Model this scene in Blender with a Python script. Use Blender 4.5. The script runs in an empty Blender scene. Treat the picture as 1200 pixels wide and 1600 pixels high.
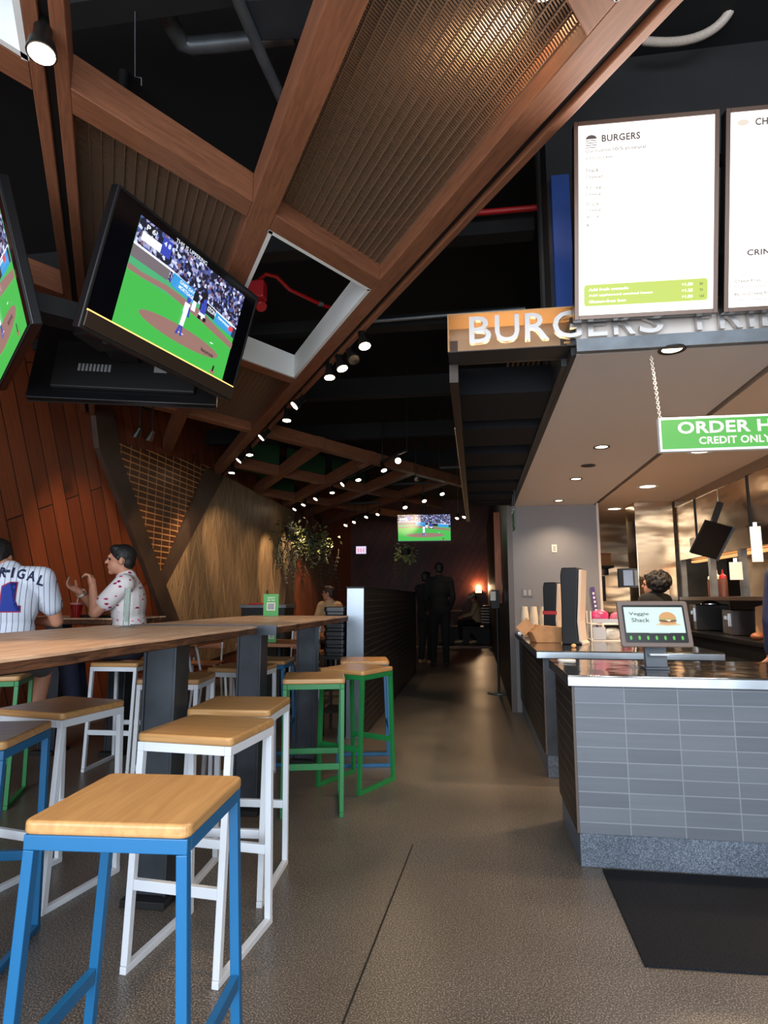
import bpy, bmesh, math, random
from mathutils import Vector, Matrix, Euler
from mathutils.bvhtree import BVHTree

random.seed(7)
S = bpy.context.scene
COL = S.collection
PI = math.pi

# ------------------------------------------------------------------ camera
CAM_H, FOC, PITCH, YAW = 1.22, 958.0, 0.1398, 0.1476
cd = bpy.data.cameras.new('camera')
cd.sensor_fit = 'VERTICAL'; cd.sensor_height = 24.0; cd.lens = 24.0 * FOC / 1600.0
cd.clip_start = 0.02; cd.clip_end = 80
cam = bpy.data.objects.new('camera', cd); COL.objects.link(cam)
cam.location = (0, 0, CAM_H); cam.rotation_euler = (PI/2 + PITCH, 0, YAW)
S.camera = cam

# ------------------------------------------------------------------ look, world
S.view_settings.view_transform = 'Standard'; S.view_settings.look = 'None'
S.view_settings.gamma = 1.0; S.view_settings.use_curve_mapping = False
S.view_settings.exposure = 0.35
S.cycles.use_denoising = True
S.cycles.max_bounces = 6; S.cycles.diffuse_bounces = 3; S.cycles.glossy_bounces = 4; S.cycles.transmission_bounces = 5; S.cycles.transparent_max_bounces = 6
S.cycles.sample_clamp_indirect = 4.0
w = bpy.data.worlds.new('world'); S.world = w; w.use_nodes = True
bg = w.node_tree.nodes['Background']; bg.inputs[0].default_value = (0.75, 0.87, 1.0, 1); bg.inputs[1].default_value = 0.15

def light(kind, name, loc, rot, power, color, parent=None, **kw):
    d = bpy.data.lights.new(name, kind); d.energy = power; d.color = color
    for k, v in kw.items(): setattr(d, k, v)
    o = bpy.data.objects.new(name, d); COL.objects.link(o); o.location = loc; o.rotation_euler = rot
    if parent: o.parent = parent
    return o
DAY = (0.80, 0.90, 1.0); WARM = (1.0, 0.66, 0.36); WARM2 = (1.0, 0.78, 0.55)
# daylight through the glazed shop front behind the photographer
light('AREA', 'shopfront_daylight', (-0.6, -1.9, 2.0), (PI/2-0.12, 0, 0), 430, DAY, shape='RECTANGLE', size=7.0, size_y=3.4)

# ------------------------------------------------------------------ helpers
def lin(c):
    out = []
    for v in c:
        v = v/255.0
        out.append(v/12.92 if v <= 0.04045 else ((v+0.055)/1.055)**2.4)
    return tuple(out) + (1.0,)

_R = None
def _basis():
    cp, sp, cy, sy = math.cos(PITCH), math.sin(PITCH), math.cos(YAW), math.sin(YAW)
    r = Vector((cy, sy, 0)); f0 = Vector((-sy, cy, 0)); z = Vector((0, 0, 1))
    return r, f0*cp + z*sp, z*cp - f0*sp
R_, F_, U_ = _basis()
EYE = Vector((0, 0, CAM_H))
def ray(u, v): return R_*((u-600)/FOC) - U_*((v-800)/FOC) + F_
def at_z(u, v, z): d = ray(u, v); return EYE + d*((z-CAM_H)/d.z)      # survey: a sight line met with a level
def at_y(u, v, y): d = ray(u, v); return EYE + d*(y/d.y)
def at_x(u, v, x): d = ray(u, v); return EYE + d*(x/d.x)

MATS = {}
def nodes_of(name):
    m = bpy.data.materials.new(name); m.use_nodes = True
    nt = m.node_tree; b = nt.nodes['Principled BSDF']
    return m, nt, b
def paint(name, rgb, rough=0.5, metal=0.0, spec=0.5, noise=0.0, nscale=8.0, bump=0.0, coat=0.0):
    if name in MATS: return MATS[name]
    m, nt, b = nodes_of(name)
    c = lin(rgb)
    b.inputs['Base Color'].default_value = c; b.inputs['Roughness'].default_value = rough
    b.inputs['Metallic'].default_value = metal; b.inputs['Specular IOR Level'].default_value = spec
    b.inputs['Coat Weight'].default_value = coat
    tc = nt.nodes.new('ShaderNodeTexCoord'); n = nt.nodes.new('ShaderNodeTexNoise')
    n.inputs['Scale'].default_value = nscale; n.inputs['Detail'].default_value = 4
    nt.links.new(tc.outputs['Object'], n.inputs['Vector'])
    if noise:
        r = nt.nodes.new('ShaderNodeValToRGB')
        r.color_ramp.elements[0].position = 0.3; r.color_ramp.elements[1].position = 0.7
        r.color_ramp.elements[0].color = tuple(x*(1-noise) for x in c[:3])+(1,)
        r.color_ramp.elements[1].color = tuple(min(1, x*(1+noise)) for x in c[:3])+(1,)
        nt.links.new(n.outputs[0], r.inputs[0]); nt.links.new(r.outputs[0], b.inputs['Base Color'])
    if bump:
        bp = nt.nodes.new('ShaderNodeBump'); bp.inputs['Strength'].default_value = bump; bp.inputs['Distance'].default_value = 0.01
        nt.links.new(n.outputs[0], bp.inputs['Height']); nt.links.new(bp.outputs[0], b.inputs['Normal'])
    MATS[name] = m; return m
def glow(name, rgb, strength):
    if name in MATS: return MATS[name]
    m, nt, b = nodes_of(name)
    b.inputs['Base Color'].default_value = (0.02, 0.02, 0.02, 1)
    b.inputs['Emission Color'].default_value = lin(rgb); b.inputs['Emission Strength'].default_value = strength
    MATS[name] = m; return m
def wood(name, rgb, rgb2, rough=0.45, axis=0, scale=1.0, rot=(0, 0, 0), bump=0.05, stretch=14.0):
    if name in MATS: return MATS[name]
    m, nt, b = nodes_of(name)
    tc = nt.nodes.new('ShaderNodeTexCoord'); mp = nt.nodes.new('ShaderNodeMapping')
    sc = [stretch*scale]*3; sc[axis] = 1.2*scale
    mp.inputs['Scale'].default_value = sc; mp.inputs['Rotation'].default_value = rot
    n = nt.nodes.new('ShaderNodeTexNoise'); n.inputs['Scale'].default_value = 1.6; n.inputs['Detail'].default_value = 6; n.inputs['Distortion'].default_value = 0.9
    r = nt.nodes.new('ShaderNodeValToRGB')
    r.color_ramp.elements[0].position = 0.32; r.color_ramp.elements[1].position = 0.72
    r.color_ramp.elements[0].color = lin(rgb2); r.color_ramp.elements[1].color = lin(rgb)
    nt.links.new(tc.outputs['Object'], mp.inputs[0]); nt.links.new(mp.outputs[0], n.inputs['Vector'])
    nt.links.new(n.outputs[0], r.inputs[0]); nt.links.new(r.outputs[0], b.inputs['Base Color'])
    bp = nt.nodes.new('ShaderNodeBump'); bp.inputs['Strength'].default_value = bump; bp.inputs['Distance'].default_value = 0.005
    nt.links.new(n.outputs[0], bp.inputs['Height']); nt.links.new(bp.outputs[0], b.inputs['Normal'])
    b.inputs['Roughness'].default_value = rough
    MATS[name] = m; return m
def bricks(name, c1, c2, mortar, bw, bh, msize, rough=0.5, offset=0.0, rot=(0, 0, 0), noise=0.0, bump=0.3, axes='YZ', metal=0.0, spec=0.5):
    """tiles or planks laid in the object's own plane (axes name the plane)"""
    if name in MATS: return MATS[name]
    m, nt, b = nodes_of(name)
    tc = nt.nodes.new('ShaderNodeTexCoord'); sx = nt.nodes.new('ShaderNodeSeparateXYZ'); cx = nt.nodes.new('ShaderNodeCombineXYZ')
    nt.links.new(tc.outputs['Object'], sx.inputs[0])
    nt.links.new(sx.outputs['XYZ'.index(axes[0])], cx.inputs[0]); nt.links.new(sx.outputs['XYZ'.index(axes[1])], cx.inputs[1])
    mp = nt.nodes.new('ShaderNodeMapping'); mp.inputs['Rotation'].default_value = rot
    nt.links.new(cx.outputs[0], mp.inputs[0])
    t = nt.nodes.new('ShaderNodeTexBrick'); t.offset = offset; t.squash = 1.0
    t.inputs['Color1'].default_value = lin(c1); t.inputs['Color2'].default_value = lin(c2); t.inputs['Mortar'].default_value = lin(mortar)
    t.inputs['Scale'].default_value = 1.0; t.inputs['Mortar Size'].default_value = msize; t.inputs['Mortar Smooth'].default_value = 0.1
    t.inputs['Brick Width'].default_value = bw; t.inputs['Row Height'].default_value = bh
    nt.links.new(mp.outputs[0], t.inputs['Vector'])
    col = t.outputs['Color']
    if noise:
        n = nt.nodes.new('ShaderNodeTexNoise'); n.inputs['Scale'].default_value = 3; n.inputs['Detail'].default_value = 6
        mp2 = nt.nodes.new('ShaderNodeMapping'); mp2.inputs['Scale'].default_value = (1.0, 14.0, 1.0)
        nt.links.new(mp.outputs[0], mp2.inputs[0]); nt.links.new(mp2.outputs[0], n.inputs['Vector'])
        mx = nt.nodes.new('ShaderNodeMix'); mx.data_type = 'RGBA'; mx.blend_type = 'MULTIPLY'; mx.inputs[0].default_value = noise
        nt.links.new(col, mx.inputs[6]); nt.links.new(n.outputs[0], mx.inputs[7]); col = mx.outputs[2]
    nt.links.new(col, b.inputs['Base Color'])
    bp = nt.nodes.new('ShaderNodeBump'); bp.inputs['Strength'].default_value = bump; bp.inputs['Distance'].default_value = 0.004; bp.invert = True
    nt.links.new(t.outputs['Fac'], bp.inputs['Height']); nt.links.new(bp.outputs[0], b.inputs['Normal'])
    b.inputs['Roughness'].default_value = rough; b.inputs['Metallic'].default_value = metal; b.inputs['Specular IOR Level'].default_value = spec
    MATS[name] = m; return m
def speckle(name, c1, c2, c3, scale, rough, big=1.5, coat=0.0, spec=0.5):
    """stone or concrete: fine aggregate over broad clouds"""
    if name in MATS: return MATS[name]
    m, nt, b = nodes_of(name)
    tc = nt.nodes.new('ShaderNodeTexCoord')
    a = nt.nodes.new('ShaderNodeTexNoise'); a.inputs['Scale'].default_value = scale; a.inputs['Detail'].default_value = 2
    r = nt.nodes.new('ShaderNodeValToRGB'); e = r.color_ramp.elements
    e[0].position = 0.36; e[0].color = lin(c1); e[1].position = 0.52; e[1].color = lin(c2)
    k = e.new(0.68); k.color = lin(c3)
    n = nt.nodes.new('ShaderNodeTexNoise'); n.inputs['Scale'].default_value = big; n.inputs['Detail'].default_value = 5
    r2 = nt.nodes.new('ShaderNodeValToRGB'); r2.color_ramp.elements[0].position = 0.3; r2.color_ramp.elements[1].position = 0.7
    r2.color_ramp.elements[0].color = (0.62, 0.62, 0.62, 1); r2.color_ramp.elements[1].color = (1, 1, 1, 1)
    mx = nt.nodes.new('ShaderNodeMix'); mx.data_type = 'RGBA'; mx.blend_type = 'MULTIPLY'; mx.inputs[0].default_value = 1.0
    for t in (a, n): nt.links.new(tc.outputs['Object'], t.inputs['Vector'])
    nt.links.new(a.outputs[0], r.inputs[0]); nt.links.new(n.outputs[0], r2.inputs[0])
    nt.links.new(r.outputs[0], mx.inputs[6]); nt.links.new(r2.outputs[0], mx.inputs[7])
    nt.links.new(mx.outputs[2], b.inputs['Base Color'])
    rr = nt.nodes.new('ShaderNodeMapRange'); rr.inputs[3].default_value = rough*0.75; rr.inputs[4].default_value = rough*1.25
    nt.links.new(n.outputs[0], rr.inputs[0]); nt.links.new(rr.outputs[0], b.inputs['Roughness'])
    b.inputs['Coat Weight'].default_value = coat; b.inputs['Specular IOR Level'].default_value = spec
    MATS[name] = m; return m
def steel(name, rgb, rough, wav=0.0, wscale=3.0, stretch=(1, 1, 1)):
    """sheet metal, buckled a little so that reflections wander"""
    if name in MATS: return MATS[name]
    m, nt, b = nodes_of(name)
    b.inputs['Base Color'].default_value = lin(rgb); b.inputs['Metallic'].default_value = 1.0; b.inputs['Roughness'].default_value = rough
    tc = nt.nodes.new('ShaderNodeTexCoord'); mp = nt.nodes.new('ShaderNodeMapping'); mp.inputs['Scale'].default_value = stretch
    n = nt.nodes.new('ShaderNodeTexNoise'); n.inputs['Scale'].default_value = wscale; n.inputs['Detail'].default_value = 1.5
    bp = nt.nodes.new('ShaderNodeBump'); bp.inputs['Strength'].default_value = wav; bp.inputs['Distance'].default_value = 0.05
    nt.links.new(tc.outputs['Object'], mp.inputs[0]); nt.links.new(mp.outputs[0], n.inputs['Vector'])
    nt.links.new(n.outputs[0], bp.inputs['Height']); nt.links.new(bp.outputs[0], b.inputs['Normal'])
    MATS[name] = m; return m
def glass(name, rgb=(235, 245, 240), rough=0.02, alpha=0.22):
    if name in MATS: return MATS[name]
    m, nt, b = nodes_of(name)
    b.inputs['Base Color'].default_value = lin(rgb); b.inputs['Roughness'].default_value = rough
    b.inputs['Transmission Weight'].default_value = 0.9; b.inputs['IOR'].default_value = 1.3; b.inputs['Alpha'].default_value = 1.0
    MATS[name] = m; return m

class MB:
    """collects shapes; build() links them as ONE mesh object"""
    def __init__(s): s.bm = bmesh.new()
    def add(s, verts, faces, mi=0):
        vs = [s.bm.verts.new(v) for v in verts]
        for f in faces:
            try: s.bm.faces.new([vs[i] for i in f]).material_index = mi
            except ValueError: pass
        return s
    def box(s, c, d, M=None, mi=0):
        x, y, z = d[0]/2, d[1]/2, d[2]/2; c = Vector(c)
        v = [Vector((i, j, k)) for i in (-x, x) for j in (-y, y) for k in (-z, z)]
        v = [(M @ p if M else p) + c for p in v]
        return s.add(v, [(0, 1, 3, 2), (4, 6, 7, 5), (0, 4, 5, 1), (2, 3, 7, 6), (0, 2, 6, 4), (1, 5, 7, 3)], mi)
    def span(s, a, b, mi=0):
        a, b = Vector(a), Vector(b); return s.box((a+b)/2, [abs(t) for t in (b-a)], None, mi)
    def bar(s, p, q, w, h, up=(0, 0, 1), mi=0):
        p, q = Vector(p), Vector(q); y = (q-p); L = y.length; y.normalize(); u = Vector(up)
        x = y.cross(u)
        if x.length < 1e-5: u = Vector((0, 1, 0)); x = y.cross(u)
        x.normalize(); z = x.cross(y)
        M = Matrix((x, y, z)).transposed()
        return s.box((p+q)/2, (w, L, h), M, mi)
    def lathe(s, prof, c=(0, 0, 0), n=24, M=None, mi=0, cap=True):
        c = Vector(c); vs = []
        for r, z in prof:
            for k in range(n):
                a = 2*PI*k/n; p = Vector((r*math.cos(a), r*math.sin(a), z)); vs.append((M @ p if M else p)+c)
        fs = []
        for i in range(len(prof)-1):
            for k in range(n):
                k2 = (k+1) % n; fs.append((i*n+k, i*n+k2, (i+1)*n+k2, (i+1)*n+k))
        if cap:
            fs.append(tuple(range(n-1, -1, -1))); fs.append(tuple((len(prof)-1)*n+k for k in range(n)))
        return s.add(vs, fs, mi)
    def cyl(s, p, q, r, r2=None, n=16, mi=0):
        p, q = Vector(p), Vector(q); z = q-p; L = z.length
        M = z.to_track_quat('Z', 'Y').to_matrix()
        return s.lathe([(r, 0), (r if r2 is None else r2, L)], p, n, M, mi)
    def tube(s, pts, r, n=10, mi=0):
        pts = [Vector(p) for p in pts]; rings = []; prev = None
        for i, p in enumerate(pts):
            t = (pts[min(i+1, len(pts)-1)] - pts[max(i-1, 0)]).normalized()
            if prev is None:
                x = t.orthogonal().normalized()
            else:
                x = prev - t*prev.dot(t)
                x = x.normalized() if x.length > 1e-6 else t.orthogonal().normalized()
            y = t.cross(x); prev = x
            rr = r[i] if isinstance(r, (list, tuple)) else r
            rings.append([p + (x*math.cos(2*PI*k/n) + y*math.sin(2*PI*k/n))*rr for k in range(n)])
        vs = [v for R in rings for v in R]; fs = []
        for i in range(len(pts)-1):
            for k in range(n):
                k2 = (k+1) % n; fs.append((i*n+k, i*n+k2, (i+1)*n+k2, (i+1)*n+k))
        fs.append(tuple(range(n-1, -1, -1))); fs.append(tuple((len(pts)-1)*n+k for k in range(n)))
        return s.add(vs, fs, mi)
    def prism(s, poly, t0, t1, fr=None, mi=0):
        """2-D outline pushed from t0 to t1 along the frame's third axis; fr = (origin, u, v, n)"""
        o, u, v, nn = fr if fr else (Vector(), Vector((1, 0, 0)), Vector((0, 1, 0)), Vector((0, 0, 1)))
        o, u, v, nn = Vector(o), Vector(u), Vector(v), Vector(nn)
        k = len(poly)
        vs = [o+u*a+v*b+nn*t0 for a, b in poly] + [o+u*a+v*b+nn*t1 for a, b in poly]
        fs = [tuple(range(k-1, -1, -1)), tuple(range(k, 2*k))] + [(i, (i+1) % k, k+(i+1) % k, k+i) for i in range(k)]
        return s.add(vs, fs, mi)
    def ball(s, c, r, n=12, sq=(1, 1, 1), M=None, mi=0):
        prof = [(math.sin(PI*i/n), -math.cos(PI*i/n)) for i in range(n+1)]
        c = Vector(c); vs = []; m = n+4
        for a, z in prof[1:-1]:
            for k in range(m):
                t = 2*PI*k/m; p = Vector((a*math.cos(t)*sq[0]*r, a*math.sin(t)*sq[1]*r, z*sq[2]*r)); vs.append((M @ p if M else p)+c)
        bot = Vector((0, 0, -r*sq[2])); top = Vector((0, 0, r*sq[2]))
        vs += [(M @ bot if M else bot)+c, (M @ top if M else top)+c]
        q = n-1; fs = []
        for i in range(q-1):
            for k in range(m): fs.append((i*m+k, i*m+(k+1) % m, (i+1)*m+(k+1) % m, (i+1)*m+k))
        B, T = q*m, q*m+1
        for k in range(m):
            fs.append((B, (k+1) % m, k)); fs.append((T, (q-1)*m+k, (q-1)*m+(k+1) % m))
        return s.add(vs, fs, mi)
    def build(s, name, mat, parent=None, bevel=0.0, smooth=False, loc=None, seg=2):
        if loc is not None: bmesh.ops.translate(s.bm, verts=s.bm.verts, vec=-Vector(loc))
        bmesh.ops.recalc_face_normals(s.bm, faces=s.bm.faces)
        me = bpy.data.meshes.new(name); s.bm.to_mesh(me); s.bm.free()
        for m in (mat if isinstance(mat, (list, tuple)) else [mat]): me.materials.append(m)
        if smooth:
            for p in me.polygons: p.use_smooth = True
            me.set_sharp_from_angle(angle=math.radians(40))
        o = bpy.data.objects.new(name, me); COL.objects.link(o)
        if parent: o.parent = parent
        if loc is not None: o.location = loc
        if bevel:
            b = o.modifiers.new('bevel', 'BEVEL'); b.width = bevel; b.segments = seg; b.limit_method = 'ANGLE'; b.angle_limit = math.radians(50)
        return o
def tag(o, label, cat, group=None, kind=None):
    o['label'] = label; o['category'] = cat
    if group: o['group'] = group
    if kind: o['kind'] = kind
    return o
def thing(name, label, cat, loc=(0, 0, 0), rz=0.0, group=None, M=None):
    o = bpy.data.objects.new(name, None); COL.objects.link(o); o.empty_display_size = 0.1
    if M is not None: o.matrix_world = M
    else: o.location = loc; o.rotation_euler = (0, 0, rz)
    return tag(o, label, cat, group)
def struct(o): o['kind'] = 'structure'; return o
def frame_matrix(loc, x, y, z):
    M = Matrix((Vector(x), Vector(y), Vector(z))).transposed().to_4x4(); M.translation = Vector(loc); return M
def copy_thing(root, loc, rz, label, group=None):
    r = root.copy(); COL.objects.link(r); r.location = loc; r.rotation_euler = (0, 0, rz); r['label'] = label
    if group: r['group'] = group
    for ch in list(root.children):
        c = ch.copy(); COL.objects.link(c); c.parent = r
        for g in list(ch.children):
            d = g.copy(); COL.objects.link(d); d.parent = c
    return r

def text_mesh(body, bold=0.0, depth=0.0, shear=0.0, spacing=1.0):
    cu = bpy.data.curves.new('lettering', 'FONT'); cu.body = body; cu.size = 1.0; cu.extrude = depth; cu.offset = bold
    cu.shear = shear; cu.space_character = spacing; cu.resolution_u = 3
    o = bpy.data.objects.new('lettering', cu); COL.objects.link(o)
    dg = bpy.context.evaluated_depsgraph_get()
    me = bpy.data.meshes.new_from_object(o.evaluated_get(dg))
    bpy.data.objects.remove(o); bpy.data.curves.remove(cu)
    return me
def text(name, body, mat, parent, o, u, v, height, width=None, bold=0.02, depth=0.0, align='L', shear=0.0, spacing=1.0, valign='B'):
    """flat or raised letters: o = left end of the base line, u = reading direction, v = up; height = the body's own height"""
    o, u, v = Vector(o), Vector(u).normalized(), Vector(v).normalized(); n = u.cross(v)
    sc0 = height/0.69
    me = text_mesh(body, bold, depth/sc0/2 if depth else 0.0, shear, spacing)
    xs = [p.co.x for p in me.vertices]; ys = [p.co.y for p in me.vertices]
    if not xs: return None
    x0, x1, y0, y1 = min(xs), max(xs), min(ys), max(ys)
    sy = height/(y1-y0); sx = (width/(x1-x0)) if width else sy
    dx = {'L': -x0, 'C': -(x0+x1)/2, 'R': -x1}[align]
    for p in me.vertices:
        c = p.co; p.co = o + u*((c.x+dx)*sx) + v*((c.y-y0)*sy) + n*(c.z*sc0 + depth/2)
    me.name = name; me.materials.append(mat)
    ob = bpy.data.objects.new(name, me); COL.objects.link(ob)
    if parent: ob.parent = parent
    return ob

# ------------------------------------------------------------------ materials
M_black = paint('matt_black', (20, 19, 19), 0.6)
M_blackgloss = paint('black_plastic', (16, 16, 18), 0.3)
M_deck = paint('black_ceiling', (20, 19, 19), 0.9, noise=0.25, nscale=2)
M_darksteel = paint('raw_steel', (66, 70, 76), 0.42, metal=0.55, noise=0.3, nscale=6)
M_beam = wood('cedar_beam', (140, 88, 60), (112, 68, 46), 0.55, axis=1, scale=3.0, bump=0.02)
M_table = wood('reclaimed_oak', (244, 204, 168), (204, 156, 120), 0.42, axis=1, scale=2.2, stretch=9)
M_tabledge = wood('weathered_edge', (120, 76, 48), (52, 32, 20), 0.6, axis=1, scale=3.0, bump=0.4)
M_seat = wood('maple_seat', (208, 158, 100), (186, 136, 84), 0.35, axis=0, scale=2.0, bump=0.02)
M_white = paint('white_paint', (226, 230, 236), 0.4)
M_blue = paint('blue_paint', (24, 98, 146), 0.35)
M_green = paint('green_paint', (30, 122, 62), 0.38)
M_bronze = paint('bronze_mesh', (140, 112, 90), 0.45, metal=0.5)
M_ss = steel('stainless_top', (178, 168, 160), 0.12, 0.12, 5)
M_ssw = steel('stainless_wall', (214, 190, 162), 0.22, 0.3, 1.6, (1.0, 1.0, 3.5))
M_sse = steel('stainless_edge', (205, 212, 220), 0.3, 0.1, 4)
M_grey = paint('grey_wall_paint', (128, 124, 124), 0.7)
M_soffit = paint('soffit_paint', (196, 184, 176), 0.7)
M_kceil = paint('kitchen_ceiling_paint', (206, 180, 158), 0.7)
M_whitebox = paint('white_panel', (225, 225, 222), 0.6)
M_red = paint('red_pipe_paint', (178, 26, 26), 0.4)
M_redp = paint('red_plastic', (170, 28, 34), 0.35)
M_cream = paint('cream_plastic', (206, 186, 170), 0.4)
M_kraft = paint('kraft_paper', (176, 128, 84), 0.7, noise=0.12, nscale=20)
M_paper = paint('paper_white', (232, 222, 206), 0.7)
M_cup = paint('paper_cup', (222, 204, 178), 0.6)
M_chrome = paint('chrome', (200, 200, 200), 0.15, metal=1.0)
M_galv = paint('galvanised', (110, 114, 118), 0.45, metal=0.6, noise=0.2, nscale=10)
M_lamp = glow('lamp_lens', (255, 232, 200), 14.0)
M_down = glow('downlight_lens', (255, 226, 190), 6.0)
M_skin = paint('skin', (190, 132, 104), 0.55)
M_hair = paint('black_hair', (18, 14, 13), 0.6, bump=0.5, nscale=60)
M_navy = paint('navy_cloth', (22, 28, 52), 0.8)
M_darkcloth = paint('black_cloth', (16, 16, 18), 0.85)

# ================================================================== THE SETTING
XW = -3.93            # left wall
ZB, ZBT, ZDECK = 3.1, 3.25, 4.3
M_floor = speckle('polished_concrete', (62, 55, 49), (100, 90, 80), (186, 172, 156), 190, 0.36, 1.1)
M_planks = bricks('redwood_planks', (150, 74, 40), (112, 52, 28), (34, 16, 10), 2.6, 0.2, 0.006, 0.45, 0.5, (0, 0, math.radians(68)), 0.55, 0.3, 'YZ')
M_planks_end = bricks('redwood_planks_end', (112, 46, 26), (86, 36, 20), (26, 12, 8), 2.6, 0.2, 0.006, 0.5, 0.5, (0, 0, math.radians(-60)), 0.55, 0.3, 'XZ')
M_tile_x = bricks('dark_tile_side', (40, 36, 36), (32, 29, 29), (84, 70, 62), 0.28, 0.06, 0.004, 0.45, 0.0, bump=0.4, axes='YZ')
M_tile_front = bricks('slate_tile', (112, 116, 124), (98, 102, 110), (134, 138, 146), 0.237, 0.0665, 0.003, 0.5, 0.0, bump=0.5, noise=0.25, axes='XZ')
M_granite = speckle('grey_granite', (66, 74, 86), (98, 107, 120), (140, 148, 160), 220, 0.45, 3)
M_charcoal = paint('charcoal_paint', (38, 36, 36), 0.8, noise=0.15, nscale=3)
M_frame = paint('dark_oak_frame', (66, 48, 38), 0.5, noise=0.25, nscale=5)

def chevron_mat():
    m, nt, b = nodes_of('chevron_oak'); L = nt.links.new
    tc = nt.nodes.new('ShaderNodeTexCoord'); sx = nt.nodes.new('ShaderNodeSeparateXYZ'); L(tc.outputs['Object'], sx.inputs[0])
    def mth(op, a, bb=None):
        n = nt.nodes.new('ShaderNodeMath'); n.operation = op
        for i, t in enumerate((a, bb)):
            if t is None: continue
            if isinstance(t, (int, float)): n.inputs[i].default_value = t
            else: L(t, n.inputs[i])
        return n.outputs[0]
    W, H = 0.32, 0.2
    yq = mth('DIVIDE', sx.outputs[1], W); fr = mth('FRACT', yq); tri = mth('ABSOLUTE', mth('SUBTRACT', fr, 0.5))
    zz = mth('DIVIDE', mth('ADD', sx.outputs[2], mth('MULTIPLY', tri, W*2.6)), H)
    row = mth('FLOOR', zz); colm = mth('FLOOR', mth('MULTIPLY', yq, 2.0))
    cx = nt.nodes.new('ShaderNodeCombineXYZ'); L(row, cx.inputs[0]); L(colm, cx.inputs[1])
    wn = nt.nodes.new('ShaderNodeTexWhiteNoise'); L(cx.outputs[0], wn.inputs['Vector'])
    r = nt.nodes.new('ShaderNodeValToRGB'); r.color_ramp.elements[0].color = lin((126, 102, 76)); r.color_ramp.elements[1].color = lin((158, 130, 98))
    L(wn.outputs['Value'], r.inputs[0])
    e1 = mth('ABSOLUTE', mth('SUBTRACT', mth('FRACT', zz), 0.5)); e2 = mth('ABSOLUTE', mth('SUBTRACT', mth('FRACT', mth('MULTIPLY', yq, 2.0)), 0.5))
    ln = mth('MAXIMUM', mth('GREATER_THAN', e1, 0.462), mth('GREATER_THAN', e2, 0.482))
    mx = nt.nodes.new('ShaderNodeMix'); mx.data_type = 'RGBA'; L(ln, mx.inputs[0]); L(r.outputs[0], mx.inputs[6]); mx.inputs[7].default_value = lin((46, 32, 22))
    L(mx.outputs[2], b.inputs['Base Color']); b.inputs['Roughness'].default_value = 0.5
    return m
M_chevron = chevron_mat()

struct(MB().span((-6, -3.2, -0.1), (5, 20, 0)).build('floor', M_floor))
struct(MB().span((-6, -3.2, ZDECK), (5, 20, ZDECK+0.1)).build('ceiling', M_deck))
struct(MB().span((XW-0.15, -3.2, 0), (XW, 20, ZDECK)).build('wall_left', M_planks))
struct(MB().span((3.4, -3.2, 0), (3.55, 20, ZDECK)).build('wall_right', M_charcoal))
struct(MB().span((XW, 19.2, 0), (3.4, 19.35, ZDECK)).build('wall_back', M_planks_end))
# the control joint in the concrete
a, b_ = at_z(645, 1320, 0), at_z(535, 1600, 0); dd = (b_-a).normalized()
struct(MB().bar(a - Vector((0, 0, 0.0006)), b_ + dd*1.5 - Vector((0, 0, 0.0006)), 0.007, 0.003).build('trim_1', M_black))

# decorative left wall: dark framing strips, woven copper triangle and chevron oak
def wall_poly(px, t0, t1):
    pts = [at_x(u, v, XW) for u, v in px]; mb = MB()
    return mb.prism([(p.y, p.z) for p in pts], t0, t1, ((XW, 0, 0), (0, 1, 0), (0, 0, 1), (1, 0, 0)))
M_copper = bricks('copper_weave', (96, 58, 34), (80, 48, 28), (206, 150, 96), 0.20, 0.075, 0.008, 0.38, 0.0, bump=0.5, axes='YZ', metal=0.3)
struct(wall_poly([(147, 700), (140, 640), (170, 640), (182, 715), (246, 897), (280, 985), (258, 985), (187, 800)], 0, 0.06).build('trim_2', M_frame))
struct(wall_poly([(318, 732), (346, 743), (252, 917), (246, 897)], 0, 0.055).build('trim_3', M_frame))
struct(wall_poly([(176, 690), (330, 730), (320, 733), (246, 897), (182, 715)], 0, 0.03).build('wall_left_panel', M_copper))
struct(wall_poly([(346, 743), (458, 799), (436, 990), (300, 1040), (252, 917)], 0, 0.035).build('wall_left_panel', M_chevron))
struct(wall_poly([(458, 799), (468, 803), (452, 965), (434, 990)], 0, 0.06).build('trim_4', M_frame))

# ceiling lattice: two families of cedar beams, in plan coordinates (n across the long beams, m across the short ones)
KS = 1.0867
def nm(n, m): return Vector(((0.516*n+0.537*m)/0.8957*KS, (0.857*n-0.844*m)/0.8957*KS, 0))
NTRIM = [10]
def lattice(n0, n1, m0, m1, z0=ZB, z1=ZBT, mat=None, name=None):
    ps = [nm(n0, m0), nm(n1, m0), nm(n1, m1), nm(n0, m1)]
    long_n = abs(m1-m0) > abs(n1-n0)
    ax = (nm(n0, m1)-nm(n0, m0)).normalized() if long_n else (nm(n1, m0)-nm(n0, m0)).normalized()
    # beam built along its own y axis so that the grain follows it
    ctr = sum(ps, Vector())/4; y = ax; x = Vector((y.y, -y.x, 0)); M = frame_matrix((ctr.x, ctr.y, 0), x, y, (0, 0, 1))
    Mi = M.inverted(); mb = MB(); q = [Mi @ p for p in ps]
    mb.prism([(p.x, p.y) for p in q], z0, z1)
    NTRIM[0] += 1
    o = mb.build(name or ('trim_%d' % NTRIM[0]), mat or M_beam, bevel=0.004)
    o.matrix_world = M
    return struct(o)
def wall_m(n): return (-3.242-0.516*n)/0.537 + 0.02
HW = 0.058
for n in (-1.095, 0.541):
    lattice(n-HW, n+HW, 0.5, wall_m(n))
for n0, n1 in ((-0.336, -0.292), (-0.262, -0.217), (1.262, 1.362), (1.402, 1.438)):
    lattice(n0, n1, 0.45, wall_m((n0+n1)/2))
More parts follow.
